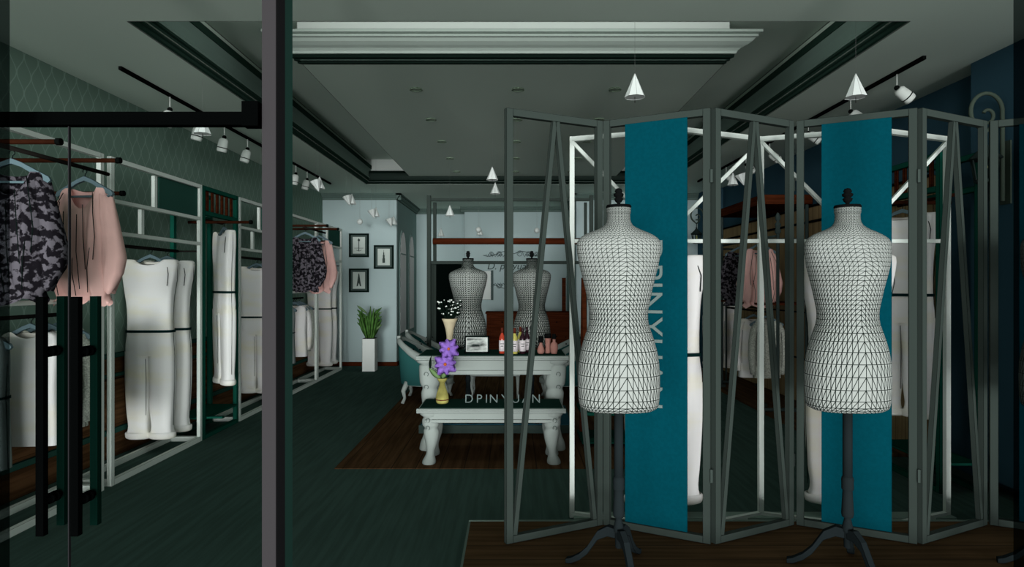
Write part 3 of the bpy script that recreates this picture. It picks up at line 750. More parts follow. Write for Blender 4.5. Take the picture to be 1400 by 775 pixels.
# white zigzag frame behind
t = thing('zigzag_frame', 'white zigzag steel clothes frame with diagonal braces behind the dark screen', 'clothes frame', (1.5, 3.75, 0))
P = [(.372, 3.86), (1.004, 3.63), (1.544, 3.86), (2.13, 3.63), (2.70, 3.86)]
for i in (0, 2, 4): MB().bar((P[i][0], P[i][1], 0), (P[i][0], P[i][1], 2.36), .03, .03, (0, 1, 0)).build('post', M_whitebright, t)
for i in (1, 3): MB().bar((P[i][0], P[i][1], 0), (P[i][0], P[i][1], 2.36), .03, .03, (0, 1, 0)).build('post', M_whitebright, t)
for i in range(4):
    a, b = P[i], P[i + 1]
    MB().bar((a[0], a[1], 2.345), (b[0], b[1], 2.345), .03, .03).build('top_rail', M_whitebright, t)
    MB().bar((a[0], a[1], .02), (b[0], b[1], .02), .03, .03).build('bottom_rail', M_whitebright, t)
    far, apex = (a, b) if i % 2 == 0 else (b, a)
    z1 = 1.64 if i % 2 == 0 else 1.86
    z1 = 1.60 if i % 2 == 0 else 1.84
    MB().bar((far[0], far[1], 2.33), (apex[0], apex[1], z1), .022, .022, (0, 1, 0)).build('diagonal_brace', M_whitebright, t)
MB().bar((.372, 3.86, 1.713), (2.70, 3.86, 1.713), .02, .024).build('cross_rail', M_whitebright, t)
MB().box(.38, 2.72, 3.80, 3.90, 0, .018).build('base_plate', mat('base_grey', (72, 84, 78), .2, edge=0), t)
hang(JS, (.94, 3.86, 1.70), .12, 'long ivory jumpsuit on the white zigzag frame behind the left teal board', 'hanger on the zigzag frame behind the left teal board', scale=(1.18, 1, 1))
hang(JS, (2.08, 3.86, 1.70), -.15, 'long ivory jumpsuit on the white zigzag frame behind the right teal board', 'hanger on the zigzag frame behind the right teal board', scale=(1.18, 1, 1))

# ================================================================ MANNEQUINS
def mannequin():
    t = thing('dress_form', 'x', 'mannequin', (0, 0, 0), 'linen dress forms on turned stands')
    s_ = 2.9 / FPX
    raw = [(284, 16.5, .056), (291, 16.5, .056), (292.5, 15.5, .053), (303, 16, .055), (308, 19, .058), (313, 27, .06), (317, 38, .064), (321, 47, .07), (325, 53, .077), (330, 56.5, .084),
           (338, 57.5, .092), (350, 56, .104), (365, 53, .118), (380, 49, .114), (395, 45.5, .104), (410, 42.5, .096), (422, 40, .092), (433, 39, .092), (443, 40.5, .097), (455, 44.5, .108),
           (470, 49.5, .118), (485, 53, .124), (500, 55, .126), (515, 55.5, .124), (535, 55.5, .122), (550, 54.5, .12), (556, 52, .115), (559.5, 46, .10)]
    zof = lambda y: .10 * 0 + CAMH - (y - 387.5) * s_ - .10     # stand base at z=0
    # rows of the visible grid
    ys = [284, 287.5, 291, 293, 297, 301, 305, 308.5, 311.5, 314.5, 317.5, 320.5, 323.5, 327, 331, 336, 341.5, 347, 353, 359, 365, 371, 377, 383.5, 390, 396.5, 403, 409.5, 416, 422.5, 429, 436, 444, 453, 464, 478, 494, 511, 528, 543, 552, 556, 559.5]
    def rowat(y):
        for i in range(len(raw) - 1):
            if raw[i][0] <= y <= raw[i + 1][0]:
                u = (y - raw[i][0]) / (raw[i + 1][0] - raw[i][0]); return [raw[i][j] + u * (raw[i + 1][j] - raw[i][j]) for j in (1, 2)]
    n = 50; rings = []
    for y in ys:
        hw, dp = rowat(y); hw *= s_; z = zof(y); ring = []
        for k in range(n):
            A = 2 * PI * k / n; ca, sa = math.cos(A), math.sin(A); e = .86 if y > 325 else 1.0
            x = hw * math.copysign(abs(ca) ** e, ca); yy = dp * math.copysign(abs(sa) ** e, sa)
            if sa < 0 and 340 < y < 400:   # bust
                g = math.exp(-((y - 368) / 16.0) ** 2); yy -= .028 * g * (math.exp(-((abs(x) - .075) / .045) ** 2))
            if 305 < y < 335: z2 = z + .010 * 0
            else: z2 = z
            ring.append((x, yy, z2))
        rings.append(ring)
    b = MB(); vs = [p for r in rings for p in r]; fs = []
    for i in range(len(rings) - 1):
        for k in range(n):
            a0, a1 = i * n + k, i * n + (k + 1) % n; b0, b1 = a0 + n, (i + 1) * n + (k + 1) % n
            left = math.cos(2 * PI * (k + .5) / n) < 0
            if left: fs += [(a0, a1, b0), (a1, b1, b0)]
            else: fs += [(a0, a1, b1), (a0, b1, b0)]
    b.add(vs, fs, True); b.add(rings[-1], [tuple(range(n))])
    b.build('torso', M_mann, t, world=False)
    zt = zof(284)
    MB().lathe([(.057, -.002), (.059, .004), (.055, .012), (.001, .014)], (0, 0, zt), 28).build('neck_cap', M_finial, t, world=False)
    MB().lathe([(.010, .012), (.008, .022), (.017, .030), (.022, .042), (.013, .048), (.022, .054), (.024, .064), (.014, .070), (.019, .076), (.013, .088), (.001, .092)], (0, 0, zt), 14).build('finial', M_finial, t, world=False)
    zz = lambda y: zof(y)
    MB().lathe([(.021, zz(562)), (.021, zz(652))], (0, 0, 0), 14).build('pole', M_stand, t, world=False)
    MB().lathe([(.018, zz(650)), (.024, zz(652)), (.027, zz(655)), (.026, zz(660)), (.0265, zz(667)), (.024, zz(669)), (.021, zz(670)), (.023, zz(680)), (.026, zz(697)), (.027, zz(701)), (.024, zz(706)), (.014, zz(708)), (.018, zz(713)), (.025, zz(722)), (.024, zz(726)), (.018, zz(727)), (.016, zz(748)), (.010, zz(749))][::-1], (0, 0, 0), 18).build('turned_column', M_stand, t, world=False)
    for ang in (154, 58, 281):
        a = math.radians(ang); path = [(.012, zz(728)), (.05, zz(727) + .002), (.10, zz(735)), (.15, .085), (.19, .045), (.235, .018), (.26, .012)]
        wv = [.030, .034, .030, .026, .022, .018, .014]
        up = []; dn = []
        for (r, z), h in zip(path, wv): up.append((r, z + h / 2 + .004)); dn.append((r, max(.001, z - h * .8)))
        m = MB().prism(up + dn[::-1], 1, -.015, .015); m.xf(Matrix.Rotation(a, 4, 'Z')); m.build('leg', M_stand, t, world=False)
    return t
MQ = mannequin()
MQ.location = (.4975, 2.9, .1); MQ['label'] = 'dress form on the platform in front of the left teal board'
copy_tree(MQ, (1.565, 2.9, .1), 0, 'dress form on the platform in front of the right teal board')
copy_tree(MQ, (2.585, 2.9, .1), 0, 'dress form cut off by the right picture edge')
copy_tree(MQ, (-.445, 6.3, .09 - .005), 0, 'smaller dress form behind the tables, left of the pair', scale=(1, 1, .945))
copy_tree(MQ, (.20, 6.3, .09 - .005), 0, 'smaller dress form behind the tables, seen through the slanted bars', scale=(1, 1, .945))
M_mann_far = mat('mannequin_linen_inner', (170, 177, 172), .85, edge=0, wire=.0062)
_tm = None
for q_ in [q for q in bpy.data.objects if q.name.startswith('torso') and q.parent.location.y > 5]:
    if _tm is None: _tm = q_.data.copy(); _tm.materials.clear(); _tm.materials.append(M_mann_far)
    q_.data = _tm
o = struct('trim_11', MB().box(-.90, .60, 6.0, 7.0, 0, .08), M_slab)
MB().box(-.88, .58, 6.02, 6.98, .08, .085).build('plinth_top', M_slabtop, o)

# ================================================================ CARVED TABLES
def carved_leg(cx, cy, h, s, name, par, w=.05):
    rows = [(h, w * 1.3, w), (h - .03, w * 1.35, w), (h - .05, w * .9, w * .8), (h - .07, w * 1.15, w * .9), (h * .74, w * 1.25, w), (h * .68, w * .95, w * .8), (h * .62, w * 1.15, w * .9),
            (h * .5, w * 1.05, w * .9), (h * .38, w * .85, w * .8), (h * .25, w * .62, w * .65), (h * .16, w * .7, w * .7), (h * .08, w * .95, w * .9), (.012, w * 1.0, w), (0, w * .92, w * .95)]
    rows = interp(rows, 3); rings = []
    for z, a, b in rows:
        sh = -s * .45 * w * math.sin(PI * min(1, (1 - z / h))) + s * .3 * w * (1 - z / h) * 0
        rings.append([(cx + sh + a * math.cos(q) * (1 + .06 * math.cos(6 * q)), cy + b * math.sin(q), z) for q in [2 * PI * i / 18 for i in range(18)]])
    m = MB().ring_loft(rings, capa=True, capb=True)
    o = m.build(name, M_tablew, par)
    r = MB()
    for zc in (h * .84, h * .70):
        r.tube([(cx - s * .03 * 0 + .55 * w * math.cos(q) * .5, cy - w * 1.02, zc + .018 * math.sin(q)) for q in [math.radians(v) for v in range(-60, 240, 30)]], .0025, 5)
    r.build('carving', mat('carving_shadow', (70, 82, 78), .7, edge=0), o)  # darker grey scroll lines on the leg front
    return o
def carved_table(name, label, x0, x1, y0, y1, z, apron, legs_w):
    t = thing(name, label, 'table', ((x0 + x1) / 2, (y0 + y1) / 2, 0), 'carved white display tables')
    MB().box(x0, x1, y0, y1, z - .035, z - .006).build('table_edge', M_tablew, t)
    e = MB().prism([(y0 - .012, z - .006), (y0 - .02, z - .02), (y0 - .012, z - .04), (y0 + .005, z - .045), (y0 + .005, z - .004)], 0, x0 - .012, x1 + .012)
    e.build('edge_moulding', M_tablew, t)
    MB().box(x0 + .012, x1 - .012, y0 + .01, y1 - .01, z - .006, z).build('table_top', M_blacktop, t, label='black inset top')
    MB().box(x0 + .06, x1 - .06, y0 + .03, y0 + .06, z - .035 - apron, z - .035).box(x0 + .05, x1 - .05, y0 + .022, y0 + .03, z - .035 - apron, z - .035 - apron * .72).build('apron', M_tablew, t)
    MB().box(x0 + .06, x1 - .06, y1 - .06, y1 - .03, z - .035 - apron, z - .035).build('apron', M_tablew, t)
    for sx, cx in ((-1, x0 + .075), (1, x1 - .075)):
        for cy in (y0 + .07, y1 - .07): carved_leg(cx, cy, z - .036, sx, 'leg', t, legs_w)
    return t
carved_table('console_table', 'taller carved white table with black top, bottles and photo on it', -.815, .475, 5.36, 5.86, .83, .135, .066)
carved_table('display_table', 'lower carved white table with black top, brass vase on it', -.745, .415, 4.93, 5.33, .463, .088, .052)
# letters on the lower table
for i, (ch, px) in enumerate(zip('DPINYUAN', (641, 655, 665, 675, 690, 705, 719, 733))):
    o = text_mesh('standing_letter', ch, .10, M_letter, .004, 0, 1.0, 'CENTER')
    D = 5.14; o.location = ((px - 700) / FPX * D, D, .4635); o.rotation_euler = (math.radians(72), 0, 0)
    tag(o, 'thin silver standing letter %s on the lower table' % (['D', 'P', 'I', 'N, the one next to the I', 'Y', 'U', 'A', 'N, last in the word'][i]), 'letter', 'silver letters on the lower table')
# ---- vase with violet flowers
def flower(mb_list, c, r, par, tilt=.35, n=6, lab='flower_head'):
    pet = MB()
    for i in range(n + 2):
        a = 2 * PI * i / (n + 2) + .2; L = r * (1.0 if i % 2 else .85); m = MB()
        ring = []
        for j in range(6):
            u = j / 5; wv = .34 * r * math.sin(PI * min(1, u * .9 + .06)) + .002
            ring.append([(u * L, -wv, .012 * math.sin(PI * u) - .25 * r * u * u * .3), (u * L, 0, .012 * math.sin(PI * u) + .006), (u * L, wv, .012 * math.sin(PI * u) - .25 * r * u * u * .3), (u * L, 0, .012 * math.sin(PI * u) - .001)])
        m.ring_loft(ring, closed=True, capa=True, capb=True)
        m.xf(Matrix.Translation(c) @ Matrix.Rotation(PI / 2 - tilt, 4, 'X') @ Matrix.Rotation(a, 4, 'Z')); pet.merge(m)
    f = pet.build('flower_head', M_petal, par)
    MB().sphere((c[0], c[1] - .014, c[2]), r * .13, 8, 6).build('stamen', M_stamen, f)
zt2 = .4635
vx, vy = -.575, 5.13
v = thing('brass_vase', 'round brass vase standing on the left of the lower table', 'vase', (vx, vy, zt2))
MB().lathe([(.043, 0), (.052, .012), (.054, .04), (.048, .075), (.034, .115), (.024, .15), (.021, .165), (.028, .178), (.04, .195), (.042, .206), (.034, .206), (.026, .18)], (vx, vy, zt2), 22).build('body', M_brass, v)
MB().lathe([(.0545, .028), (.0555, .032), (.0545, .036)], (vx, vy, zt2), 22).build('band', M_capsule_b, v)
fl = thing('violet_flowers', 'two big violet blooms with a green leaf in the brass vase', 'flowers', (vx, vy, zt2 + .18))
MB().tube([(vx, vy, zt2 + .03), (vx + .01, vy, zt2 + .25), (vx + .03, vy - .01, zt2 + .36)], .004, 6).build('stem', M_stemd, fl)
MB().tube([(vx, vy, zt2 + .03), (vx + .02, vy, zt2 + .30), (vx + .05, vy, zt2 + .48)], .004, 6).build('stem', M_stemd, fl)
MB().tube([(vx - .01, vy, zt2 + .10), (vx - .03, vy, zt2 + .26), (vx - .10, vy, zt2 + .30), (vx - .09, vy, zt2 + .40)], .003, 6).build('stem', M_stemd, fl)
flower(None, (vx + .028, vy - .03, zt2 + .325), .105, fl)
flower(None, (vx + .055, vy - .015, zt2 + .45), .095, fl, .1)
def leaf(par, base, tip, wd, m, bend=.02):
    b = Vector(base); tp = Vector(tip); d = tp - b; sd = d.cross(Vector((0, 1, 0))).normalized(); rings = []
    for j in range(7):
        u = j / 6; p = b + d * u + Vector((0, -bend * math.sin(PI * u), 0)); w = wd * math.sin(PI * (u * .86 + .1)) * .5 + .001
        rings.append([p - sd * w, p + Vector((0, -.003, 0)), p + sd * w, p + Vector((0, .003, 0))])
    return MB().ring_loft(rings, capa=True, capb=True).build('leaf', m, par)
leaf(fl, (vx - .01, vy, zt2 + .20), (vx - .11, vy, zt2 + .29), .045, M_leafd); leaf(fl, (vx + .0, vy, zt2 + .2), (vx + .03, vy - .02, zt2 + .27), .04, M_leafd)
leaf(fl, (vx - .10, vy, zt2 + .28), (vx - .095, vy, zt2 + .38), .022, M_stemd)
# ---- things on the taller table
zt1 = .831
cx, cy = -.575, 5.74
v = thing('cream_vase', 'tall cream trumpet vase at the left of the taller table', 'vase', (cx, cy, zt1))
MB().lathe([(.028, 0), (.03, .02), (.028, .08), (.03, .14), (.04, .20), (.058, .26), (.074, .295), (.066, .295), (.045, .25)], (cx, cy, zt1), 20).build('body', M_cream, v)
bq = thing('dry_bouquet', 'dark twiggy bouquet with pale petals in the cream vase', 'flowers', (cx, cy, zt1 + .2))
tw = MB(); pw = MB()
for i in range(60):
    a = random.uniform(0, 2 * PI); r = random.uniform(.02, .11); h = random.uniform(.33, .47)
    e_ = (cx + r * math.cos(a), cy + r * math.sin(a) * .7, zt1 + h)
    tw.tube([(cx, cy, zt1 + .2), (cx + .4 * r * math.cos(a), cy, zt1 + .30), e_], .0035, 4)
    tw.sphere((e_[0] * 1 + .006, e_[1], e_[2] - .012), .011, 6, 4)
    pw.sphere((e_[0], e_[1] - .004, e_[2]), random.uniform(.005, .011), 6, 4, sz=.8)
tw.build('twigs', M_stemd, bq); pw.build('petals', M_petalw, bq)
fx = at(652, 470, 5.52)
f = thing('photo_frame', 'black framed landscape photograph standing on the taller table', 'picture frame', (fx[0], 5.52, zt1))
x0, x1 = fx[0] - .11, fx[0] + .11; za, zb = zt1, zt1 + .155
MB().box(x0, x1, 5.51, 5.53, za, za + .012).box(x0, x1, 5.51, 5.53, zb - .012, zb).box(x0, x0 + .012, 5.51, 5.53, za, zb).box(x1 - .012, x1, 5.51, 5.53, za, zb).build('frame', M_frameb, f)
MB().box(x0 + .012, x1 - .012, 5.516, 5.526, za + .012, zb - .012).build('mount', M_planter, f)
MB().box(x0 + .022, x1 - .022, 5.514, 5.516, za + .022, zb - .022).build('photograph', M_photo, f)
MB().bar((fx[0], 5.53, zt1 + .1), (fx[0], 5.59, zt1), .03, .004).build('strut', M_frameb, f)
def bottle(px, D, gm, cm, label, s=1.0):
    X = (px - 700) / FPX * D; t = thing('wine_bottle', label, 'bottle', (X, D, zt1), 'wine bottles on the taller table')
    MB().lathe([(.030 * s, 0), (.033 * s, .006), (.033 * s, .125), (.030 * s, .145), (.014 * s, .175), (.012 * s, .185), (.012 * s, .20)], (X, D, zt1), 16).build('glass_body', gm, t)
    MB().lathe([(.0135 * s, .182), (.0135 * s, .228), (.001, .229)], (X, D, zt1), 12).build('capsule', cm, t)
    lb = MB().lathe([(.0338 * s, .022), (.0338 * s, .118)], (X, D, zt1), 16).build('paper_label', M_labelp, t)
    MB().box(X - .016, X + .016, D - .036 * s, D - .0345 * s, .085 + zt1, .091 + zt1).box(X - .012, X + .012, D - .036 * s, D - .0345 * s, .065 + zt1, .071 + zt1).build('print', M_inkl, lb)
    return t
bottle(686.5, 5.50, G_rose, M_capsule_b, 'rose wine bottle, leftmost of the bottles on the taller table', .82)
bottle(703.5, 5.47, G_yel, M_capsule_b, 'yellow white-wine bottle standing in front, next to the screen post', .86)
bottle(711.5, 5.62, G_yel, M_capsule_b, 'yellow wine bottle standing behind the front pair', .84)
bottle(714.5, 5.49, G_red, G_red, 'dark red wine bottle in front, centre of the bottle group', .84)
bottle(720.5, 5.60, G_red, G_red, 'dark red wine bottle at the right, behind the other dark one', .80)
def perfume(px, D, prof, capp, label):
    X = (px - 700) / FPX * D; t = thing('glazed_flask', label, 'flask', (X, D, zt1), 'pink flasks on the taller table')
    MB().lathe(prof, (X, D, zt1), 16).build('body', M_perf, t); MB().lathe(capp, (X, D, zt1), 12).build('stopper', M_finial, t)
perfume(739.5, 5.48, [(.02, 0), (.031, .012), (.033, .03), (.024, .06), (.013, .085), (.012, .10)], [(.02, .10), (.022, .105), (.022, .155), (.001, .157)], 'squat pink pear-shaped flask with ribbed stopper, left of the three')
perfume(749, 5.52, [(.022, 0), (.026, .01), (.021, .05), (.024, .10), (.027, .135)], [(.031, .136), (.031, .175), (.001, .177)], 'tall slim pink flask with wide black cap, middle of the three')
perfume(757.5, 5.48, [(.025, 0), (.03, .02), (.036, .06), (.03, .09), (.013, .105), (.013, .13)], [(.016, .13), (.019, .135), (.017, .175), (.001, .177)], 'round-shouldered pink flask with black stopper, right of the three')

# ================================================================ ARMCHAIRS, COFFEE TABLE
def armchair():
    t = thing('armchair', 'x', 'armchair', (0, 0, 0), 'teal armchairs with carved white frames')
    # faces +x locally; back at -x
    n = 20; ring_o = []; pts = []
    for i in range(n + 1):
        a = math.radians(100 + 160 * i / n - 0)   # sweep around the back
        a = math.radians(75 + 210 * i / n)
        pts.append((.33 * math.cos(a) - 0.0, .33 * math.sin(a)))
    shell = MB(); rings = []; tops = []
    for i, (x, y) in enumerate(pts):
        u = abs(i / n - .5) * 2; top = .73 - .34 * max(0, u - .22) ** 1.15; k = .84; f = 1.10
        rings.append([(x, y, .22), (x * 1.06, y * 1.06, .48), (x * f, y * f, top), (x * .98, y * .98, top), (x * k, y * k, .48), (x * k, y * k, .22)]); tops.append((x * 1.06, y * 1.06, top, u))
    shell.ring_loft(rings, capa=True, capb=True); shell.build('back_shell', M_teal, t, world=False)
    fr = []
    for x, y, z, u in tops:
        r_ = math.hypot(x, y); nx, ny = x / r_, y / r_; w_ = .028 + .018 * (u > .55) ; h_ = .045 + .035 * max(0, u - .4)
        fr.append([(x + nx * w_ * math.cos(q), y + ny * w_ * math.cos(q), z + h_ * math.sin(q)) for q in [2 * PI * j / 10 for j in range(10)]])
    MB().ring_loft(fr, capa=True, capb=True).build('carved_rail', M_tablew, t, world=False)
    for e_ in (0, -1):
        x, y, z, u = tops[e_]
        MB().tube([(x + .0, y, z - .02), (x + .045, y, z - .10), (x + .02, y, z - .20), (x - .01, y, z - .30), (x + .03, y, .24)], [.05, .05, .036, .028, .034], 10).build('arm_front', M_tablew, t, world=False)
        MB().tube([(x + .03, y - .045, z - .01), (x + .03, y + .045, z - .01)], .055, 14).build('scroll', M_tablew, t, world=False)
    MB().box(-.37, -.33, -.06, .06, .74, .80).build('crest_carving', M_tablew, t, world=False)
    MB().lathe([(.26, .28), (.28, .31), (.28, .40), (.25, .43), (.001, .44)], n=20).build('seat', M_teal, t, world=False)
    MB().lathe([(.31, .21), (.32, .22), (.32, .27), (.31, .28)], n=24).build('apron', M_tablew, t, world=False)
    for sx in (-1, 1):
        for sy in (-1, 1): MB().tube([(sx * .22, sy * .22, .25), (sx * .26, sy * .26, .15), (sx * .245, sy * .245, .06), (sx * .27, sy * .27, .0)], [.035, .028, .018, .022], 8).build('leg', M_tablew, t, world=False)
    st_ = MB()
    for k_ in range(-6, 7): st_.sphere((.35 * math.cos(PI + k_ * .24), .35 * math.sin(PI + k_ * .24), .66), .010, 6, 4)
    st_.build('studs', M_finial, t, world=False)
    return t
AC = armchair()
AC.location = (-1.05, 7.75, .004); AC['label'] = 'teal armchair with white carved rail, nearer one left of the tables'
copy_tree(AC, (-1.12, 8.75, .004), 0, 'teal armchair farther back on the left, behind the nearer one')
copy_tree(AC, (.66, 7.75, .004), PI, 'teal armchair right of the tables, nearer one')
copy_tree(AC, (.74, 8.75, .004), PI, 'teal armchair right of the tables, farther back')
t = thing('coffee_table', 'small low white table with black top between the armchairs', 'table', (-.2, 7.9, 0))
MB().box(-.52, .10, 7.7, 8.15, .30, .33).build('apron', M_tablew, t); MB().box(-.54, .12, 7.68, 8.17, .33, .345).build('table_top', M_blacktop, t)
for x in (-.49, .07):
    for y in (7.73, 8.12): MB().tube([(x, y, .30), (x * 1.03, y, .18), (x, y, .08), (x * 1.04, y, .004)], [.025, .018, .012, .016], 8).build('leg', M_tablew, t)

# ================================================================ BEAM FRAME, COUNTER, WALL THINGS
t = thing('beam_frame', 'dark grey gate-like frame carrying a thick rust-coloured beam', 'frame', (0, 9.0, 0))
for x in (-1.228, 1.12):
    MB().box(x, x + .055, 8.96, 9.02, 0, 2.72).box(x + .06 if x < 0 else x - .05, x + .105 if x < 0 else x - .01, 9.2, 9.25, 0, 2.65).build('post', M_scr, t)
MB().box(-1.17, 1.12, 8.97, 9.01, 2.64, 2.68).build('top_rail', M_scr, t)
MB().tube([(-1.15, 9.05, 2.065), (1.15, 9.05, 2.065)], .047, 16).build('beam', mat('rust_beam', (64, 29, 15), .6, edge=0, noise=.2, nscale=3, stretch=(.5, 5, 5)), t, label='thick round rust-coloured beam')
MB().box(-1.17, 1.12, 8.98, 9.01, 1.73, 1.775).build('lower_rail', M_scr, t)
t = thing('cash_counter', 'reddish brown wooden counter with drawers at the back', 'counter', (.3, 11.5, 0))
MB().box(-.47, 1.08, 11.45, 11.95, 0, .89).build('body', M_rust, t); MB().box(-.49, 1.09, 11.42, 11.97, .89, .92).build('worktop', M_rust, t)
for i in range(3):
    for z0 in (.10, .37, .63):
        d = MB().box(-.40 + i * .5, .04 + i * .5, 11.43, 11.45, z0, z0 + .22).build('drawer', M_rust, t)
        MB().sphere((-.18 + i * .5, 11.42, z0 + .11), .014, 8, 6).build('knob', M_cap, d)
t = thing('shelf_upright', 'thin brown wooden upright standing behind the counter end', 'post', (1.0, 11.9, 0))
MB().box(.97, 1.04, 12.0, 12.08, 0, 1.56).build('post', M_rust, t); MB().box(.94, 1.07, 11.98, 12.1, 0, .05).build('foot', M_rust, t)
t = thing('wall_light_panel', 'white upright box panel on the back wall beside the script', 'wall panel', (-.5, 12.75, 1.1))
MB().box(-.62, -.43, 12.70, 12.79, 1.12, 1.71).build('box', M_planter, t); MB().box(-.43, -.385, 12.72, 12.79, 1.11, 1.72).build('side', mat('panel_side', (70, 84, 82), .6, edge=0), t)
o = text_mesh('script_lettering', 'D. pinyuan', .21, M_inkdecal, .003, .25); o.location = (-.52, 12.79, 1.74); o.rotation_euler = (PI / 2, 0, 0)
tag(o, 'dark script lettering reading D. pinyuan on the back wall', 'lettering')
def flourish(zc, flip, lab):
    m = MB()
    for s in (-1, 1):
        for (cx_, r, k) in ((.12, .07, 1.6), (.30, .055, 1.9), (.46, .045, 1.5)):
            pts = []
            for i in range(22):
                a = i / 21 * 2 * PI * k; rr = r * (1 - .7 * i / 21); pts.append((.04 + s * cx_ + s * rr * math.cos(a), 12.785, zc + flip * rr * math.sin(a)))
            m.tube(pts, .005, 4)
        m.tube([(.04 + s * x, 12.785, zc + flip * (.05 * math.sin(9 * x))) for x in [i * .03 for i in range(22)]], .006, 4)
        for i in range(7): m.tube([(.04 + s * (.18 + i * .055), 12.785, zc), (.04 + s * (.22 + i * .055), 12.785, zc - flip * .06), (.04 + s * (.25 + i * .055), 12.785, zc - flip * .01)], .005, 4)
    tag(m.build('wall_flourish', M_inkdecal), lab, 'wall ornament')
flourish(2.06, 1, 'dark scrollwork ornament on the wall above the script')
flourish(1.40, -1, 'dark scrollwork ornament on the wall below the script')
# framed pictures
def picture(x0, x1, y0, y1, kind, lab):
    a = at(x0, y1, YB - .03); b = at(x1, y0, YB - .03); X0, X1, Z0, Z1 = a[0], b[0], a[2], b[2]; Y = YB - .03
    t = thing('framed_picture', lab, 'picture', (X0, Y, Z0), 'framed drawings on the back wall'); q = .03
    MB().box(X0, X1, Y, YB, Z0, Z0 + q).box(X0, X1, Y, YB, Z1 - q, Z1).box(X0, X0 + q, Y, YB, Z0 + q, Z1 - q).box(X1 - q, X1, Y, YB, Z0 + q, Z1 - q).build('frame', M_frameb, t)
    MB().box(X0 + q, X1 - q, Y + .012, YB, Z0 + q, Z1 - q).build('mount', M_mount, t)
    dx = (X1 - X0) * .19; dz = (Z1 - Z0) * .15
    pp = MB().box(X0 + dx, X1 - dx, Y + .008, Y + .012, Z0 + dz, Z1 - dz).build('drawing_sheet', M_paper, t)
    cx_ = (X0 + X1) / 2; zb = Z0 + dz * 1.7; zt = Z1 - dz * 1.4; m = MB(); yy = Y + .005
    if kind == 0:
        m.bar((cx_, yy, zb), (cx_, yy, zt), .012, .004, (0, 1, 0)); m.sphere((cx_, yy, zt - .03), .022, 6, 4, sy=.1); m.box(cx_ - .08, cx_ + .08, yy - .001, yy + .002, zb + .05, zb + .056)
        m.bar((cx_ - .05, yy, zb + .02), (cx_, yy, zb), .006, .003, (0, 1, 0)); m.bar((cx_ + .05, yy, zb + .02), (cx_, yy, zb), .006, .003, (0, 1, 0))
    elif kind == 1:
        for wq, f0, f1 in ((.045, 0, .35), (.032, .35, .62), (.018, .62, .82), (.005, .82, 1)): m.box(cx_ - wq / 2, cx_ + wq / 2, yy - .001, yy + .002, zb + f0 * (zt - zb), zb + f1 * (zt - zb))
    else:
        m.prism([(cx_ - .04, zb), (cx_ - .02, zb), (cx_, zb + .06), (cx_ + .02, zb), (cx_ + .04, zb), (cx_ + .006, zt), (cx_ - .006, zt)], 1, yy - .001, yy + .002)
    m.build('ink_motif', M_inkl, pp)
picture(477, 504, 319, 351.5, 0, 'black framed drawing of a slim tower, upper left of three')
picture(511, 538, 335, 367.5, 1, 'black framed drawing of a stepped tower, at the right of three')
picture(477, 504, 367, 399.5, 2, 'black framed drawing, lower left of three')
# potted plant
px0, px1 = at(495, 508, 10.23)[0], at(512.5, 508, 10.23)[0]
t = thing('planter', 'tall square white planter standing by the back wall', 'planter', ((px0 + px1) / 2, 10.33, 0))
hh = at(495, 463, 10.23)[2]
MB().box(px0, px1, 10.23, 10.44, 0, hh).build('pot', M_planter, t); MB().box(px0 + .01, px1 - .01, 10.24, 10.43, hh, hh + .004).build('soil', M_stemd, t)
t2 = thing('snake_plant', 'green pointed-leaf plant growing in the tall white planter', 'plant', ((px0 + px1) / 2, 10.33, hh)); pc = (px0 + px1) / 2
for i in range(26):
    a = random.uniform(-1, 1); h = random.uniform(.30, .56) * (1 - .15 * abs(a)); by = 10.335 + random.uniform(-.05, .05)
    leaf(t2, (pc + a * .05, by, hh - .01), (pc + a * random.uniform(.14, .21), by + random.uniform(-.08, .06), hh + h), .05, M_leaf, random.uniform(-.03, .04))
for i in range(10):
    s = (-1) ** i; z = hh + .15 + .035 * i
    leaf(t2, (pc + s * .05, 10.33, z - .05), (pc + s * .205, 10.30, z + .08), .042, M_leafd if i % 3 == 0 else M_leaf, .01)

# ================================================================ RIGHT WALL
struct('trim_12', MB().box(3.455, XR, 5.1, 10.2, 0, 2.34), M_tan)
struct('trim_13', MB().box(2.80, 3.455, 5.2, 10.2, 0, .03), M_brown)
sh = MB().box(3.43, 3.455, 5.1, 10.2, 2.15, 2.175).box(3.43, 3.455, 5.1, 10.2, 2.33, 2.35).box(3.43, 3.455, 5.1, 10.2, 1.1, 1.115).box(3.43, 3.455, 5.1, 10.2, .55, .565)
struct('trim_14', sh, M_cap)
rack_green('narrow green metal rack on the navy wall, seen through the screen', (3.10, 4.29, 0), True)
hang(JS, (2.90, 4.62, 2.05 - .016), math.radians(-42), 'ivory jumpsuit hanging from the green rack by the navy wall', 'hanger on the right green rack', scale=(1, .9, .97))
t = thing('wooden_canopy_rack', 'brown wooden canopy on slate pipes over the right wall garments', 'clothes rack', (3.15, 7.8, 0))
MB().box(2.86, 3.45, 7.13, 8.60, 2.36, 2.47).build('canopy', mat('canopy_wood', (70, 34, 18), .85, edge=.01, noise=.3, nscale=4, stretch=(.6, .6, 9)), t, label='brown wooden canopy box')
for x, y in ((2.885, 7.17), (3.40, 7.17), (2.885, 8.55), (3.40, 8.55)):
    MB().tube([(x, y, .06), (x, y, 2.36)], .02, 10).build('pipe_leg', M_pipe, t)
    MB().box(x - .045, x + .045, y - .04, y + .04, .0, .07).build('foot_block', M_scr, t)
MB().box(2.86, 3.44, 7.12, 8.58, 1.20, 1.225).build('shelf', M_rust, t)
MB().tube([(2.96, 7.17, 1.12), (2.96, 8.55, 1.12)], .013, 8).build('hanging_rod', M_blackrod, t)
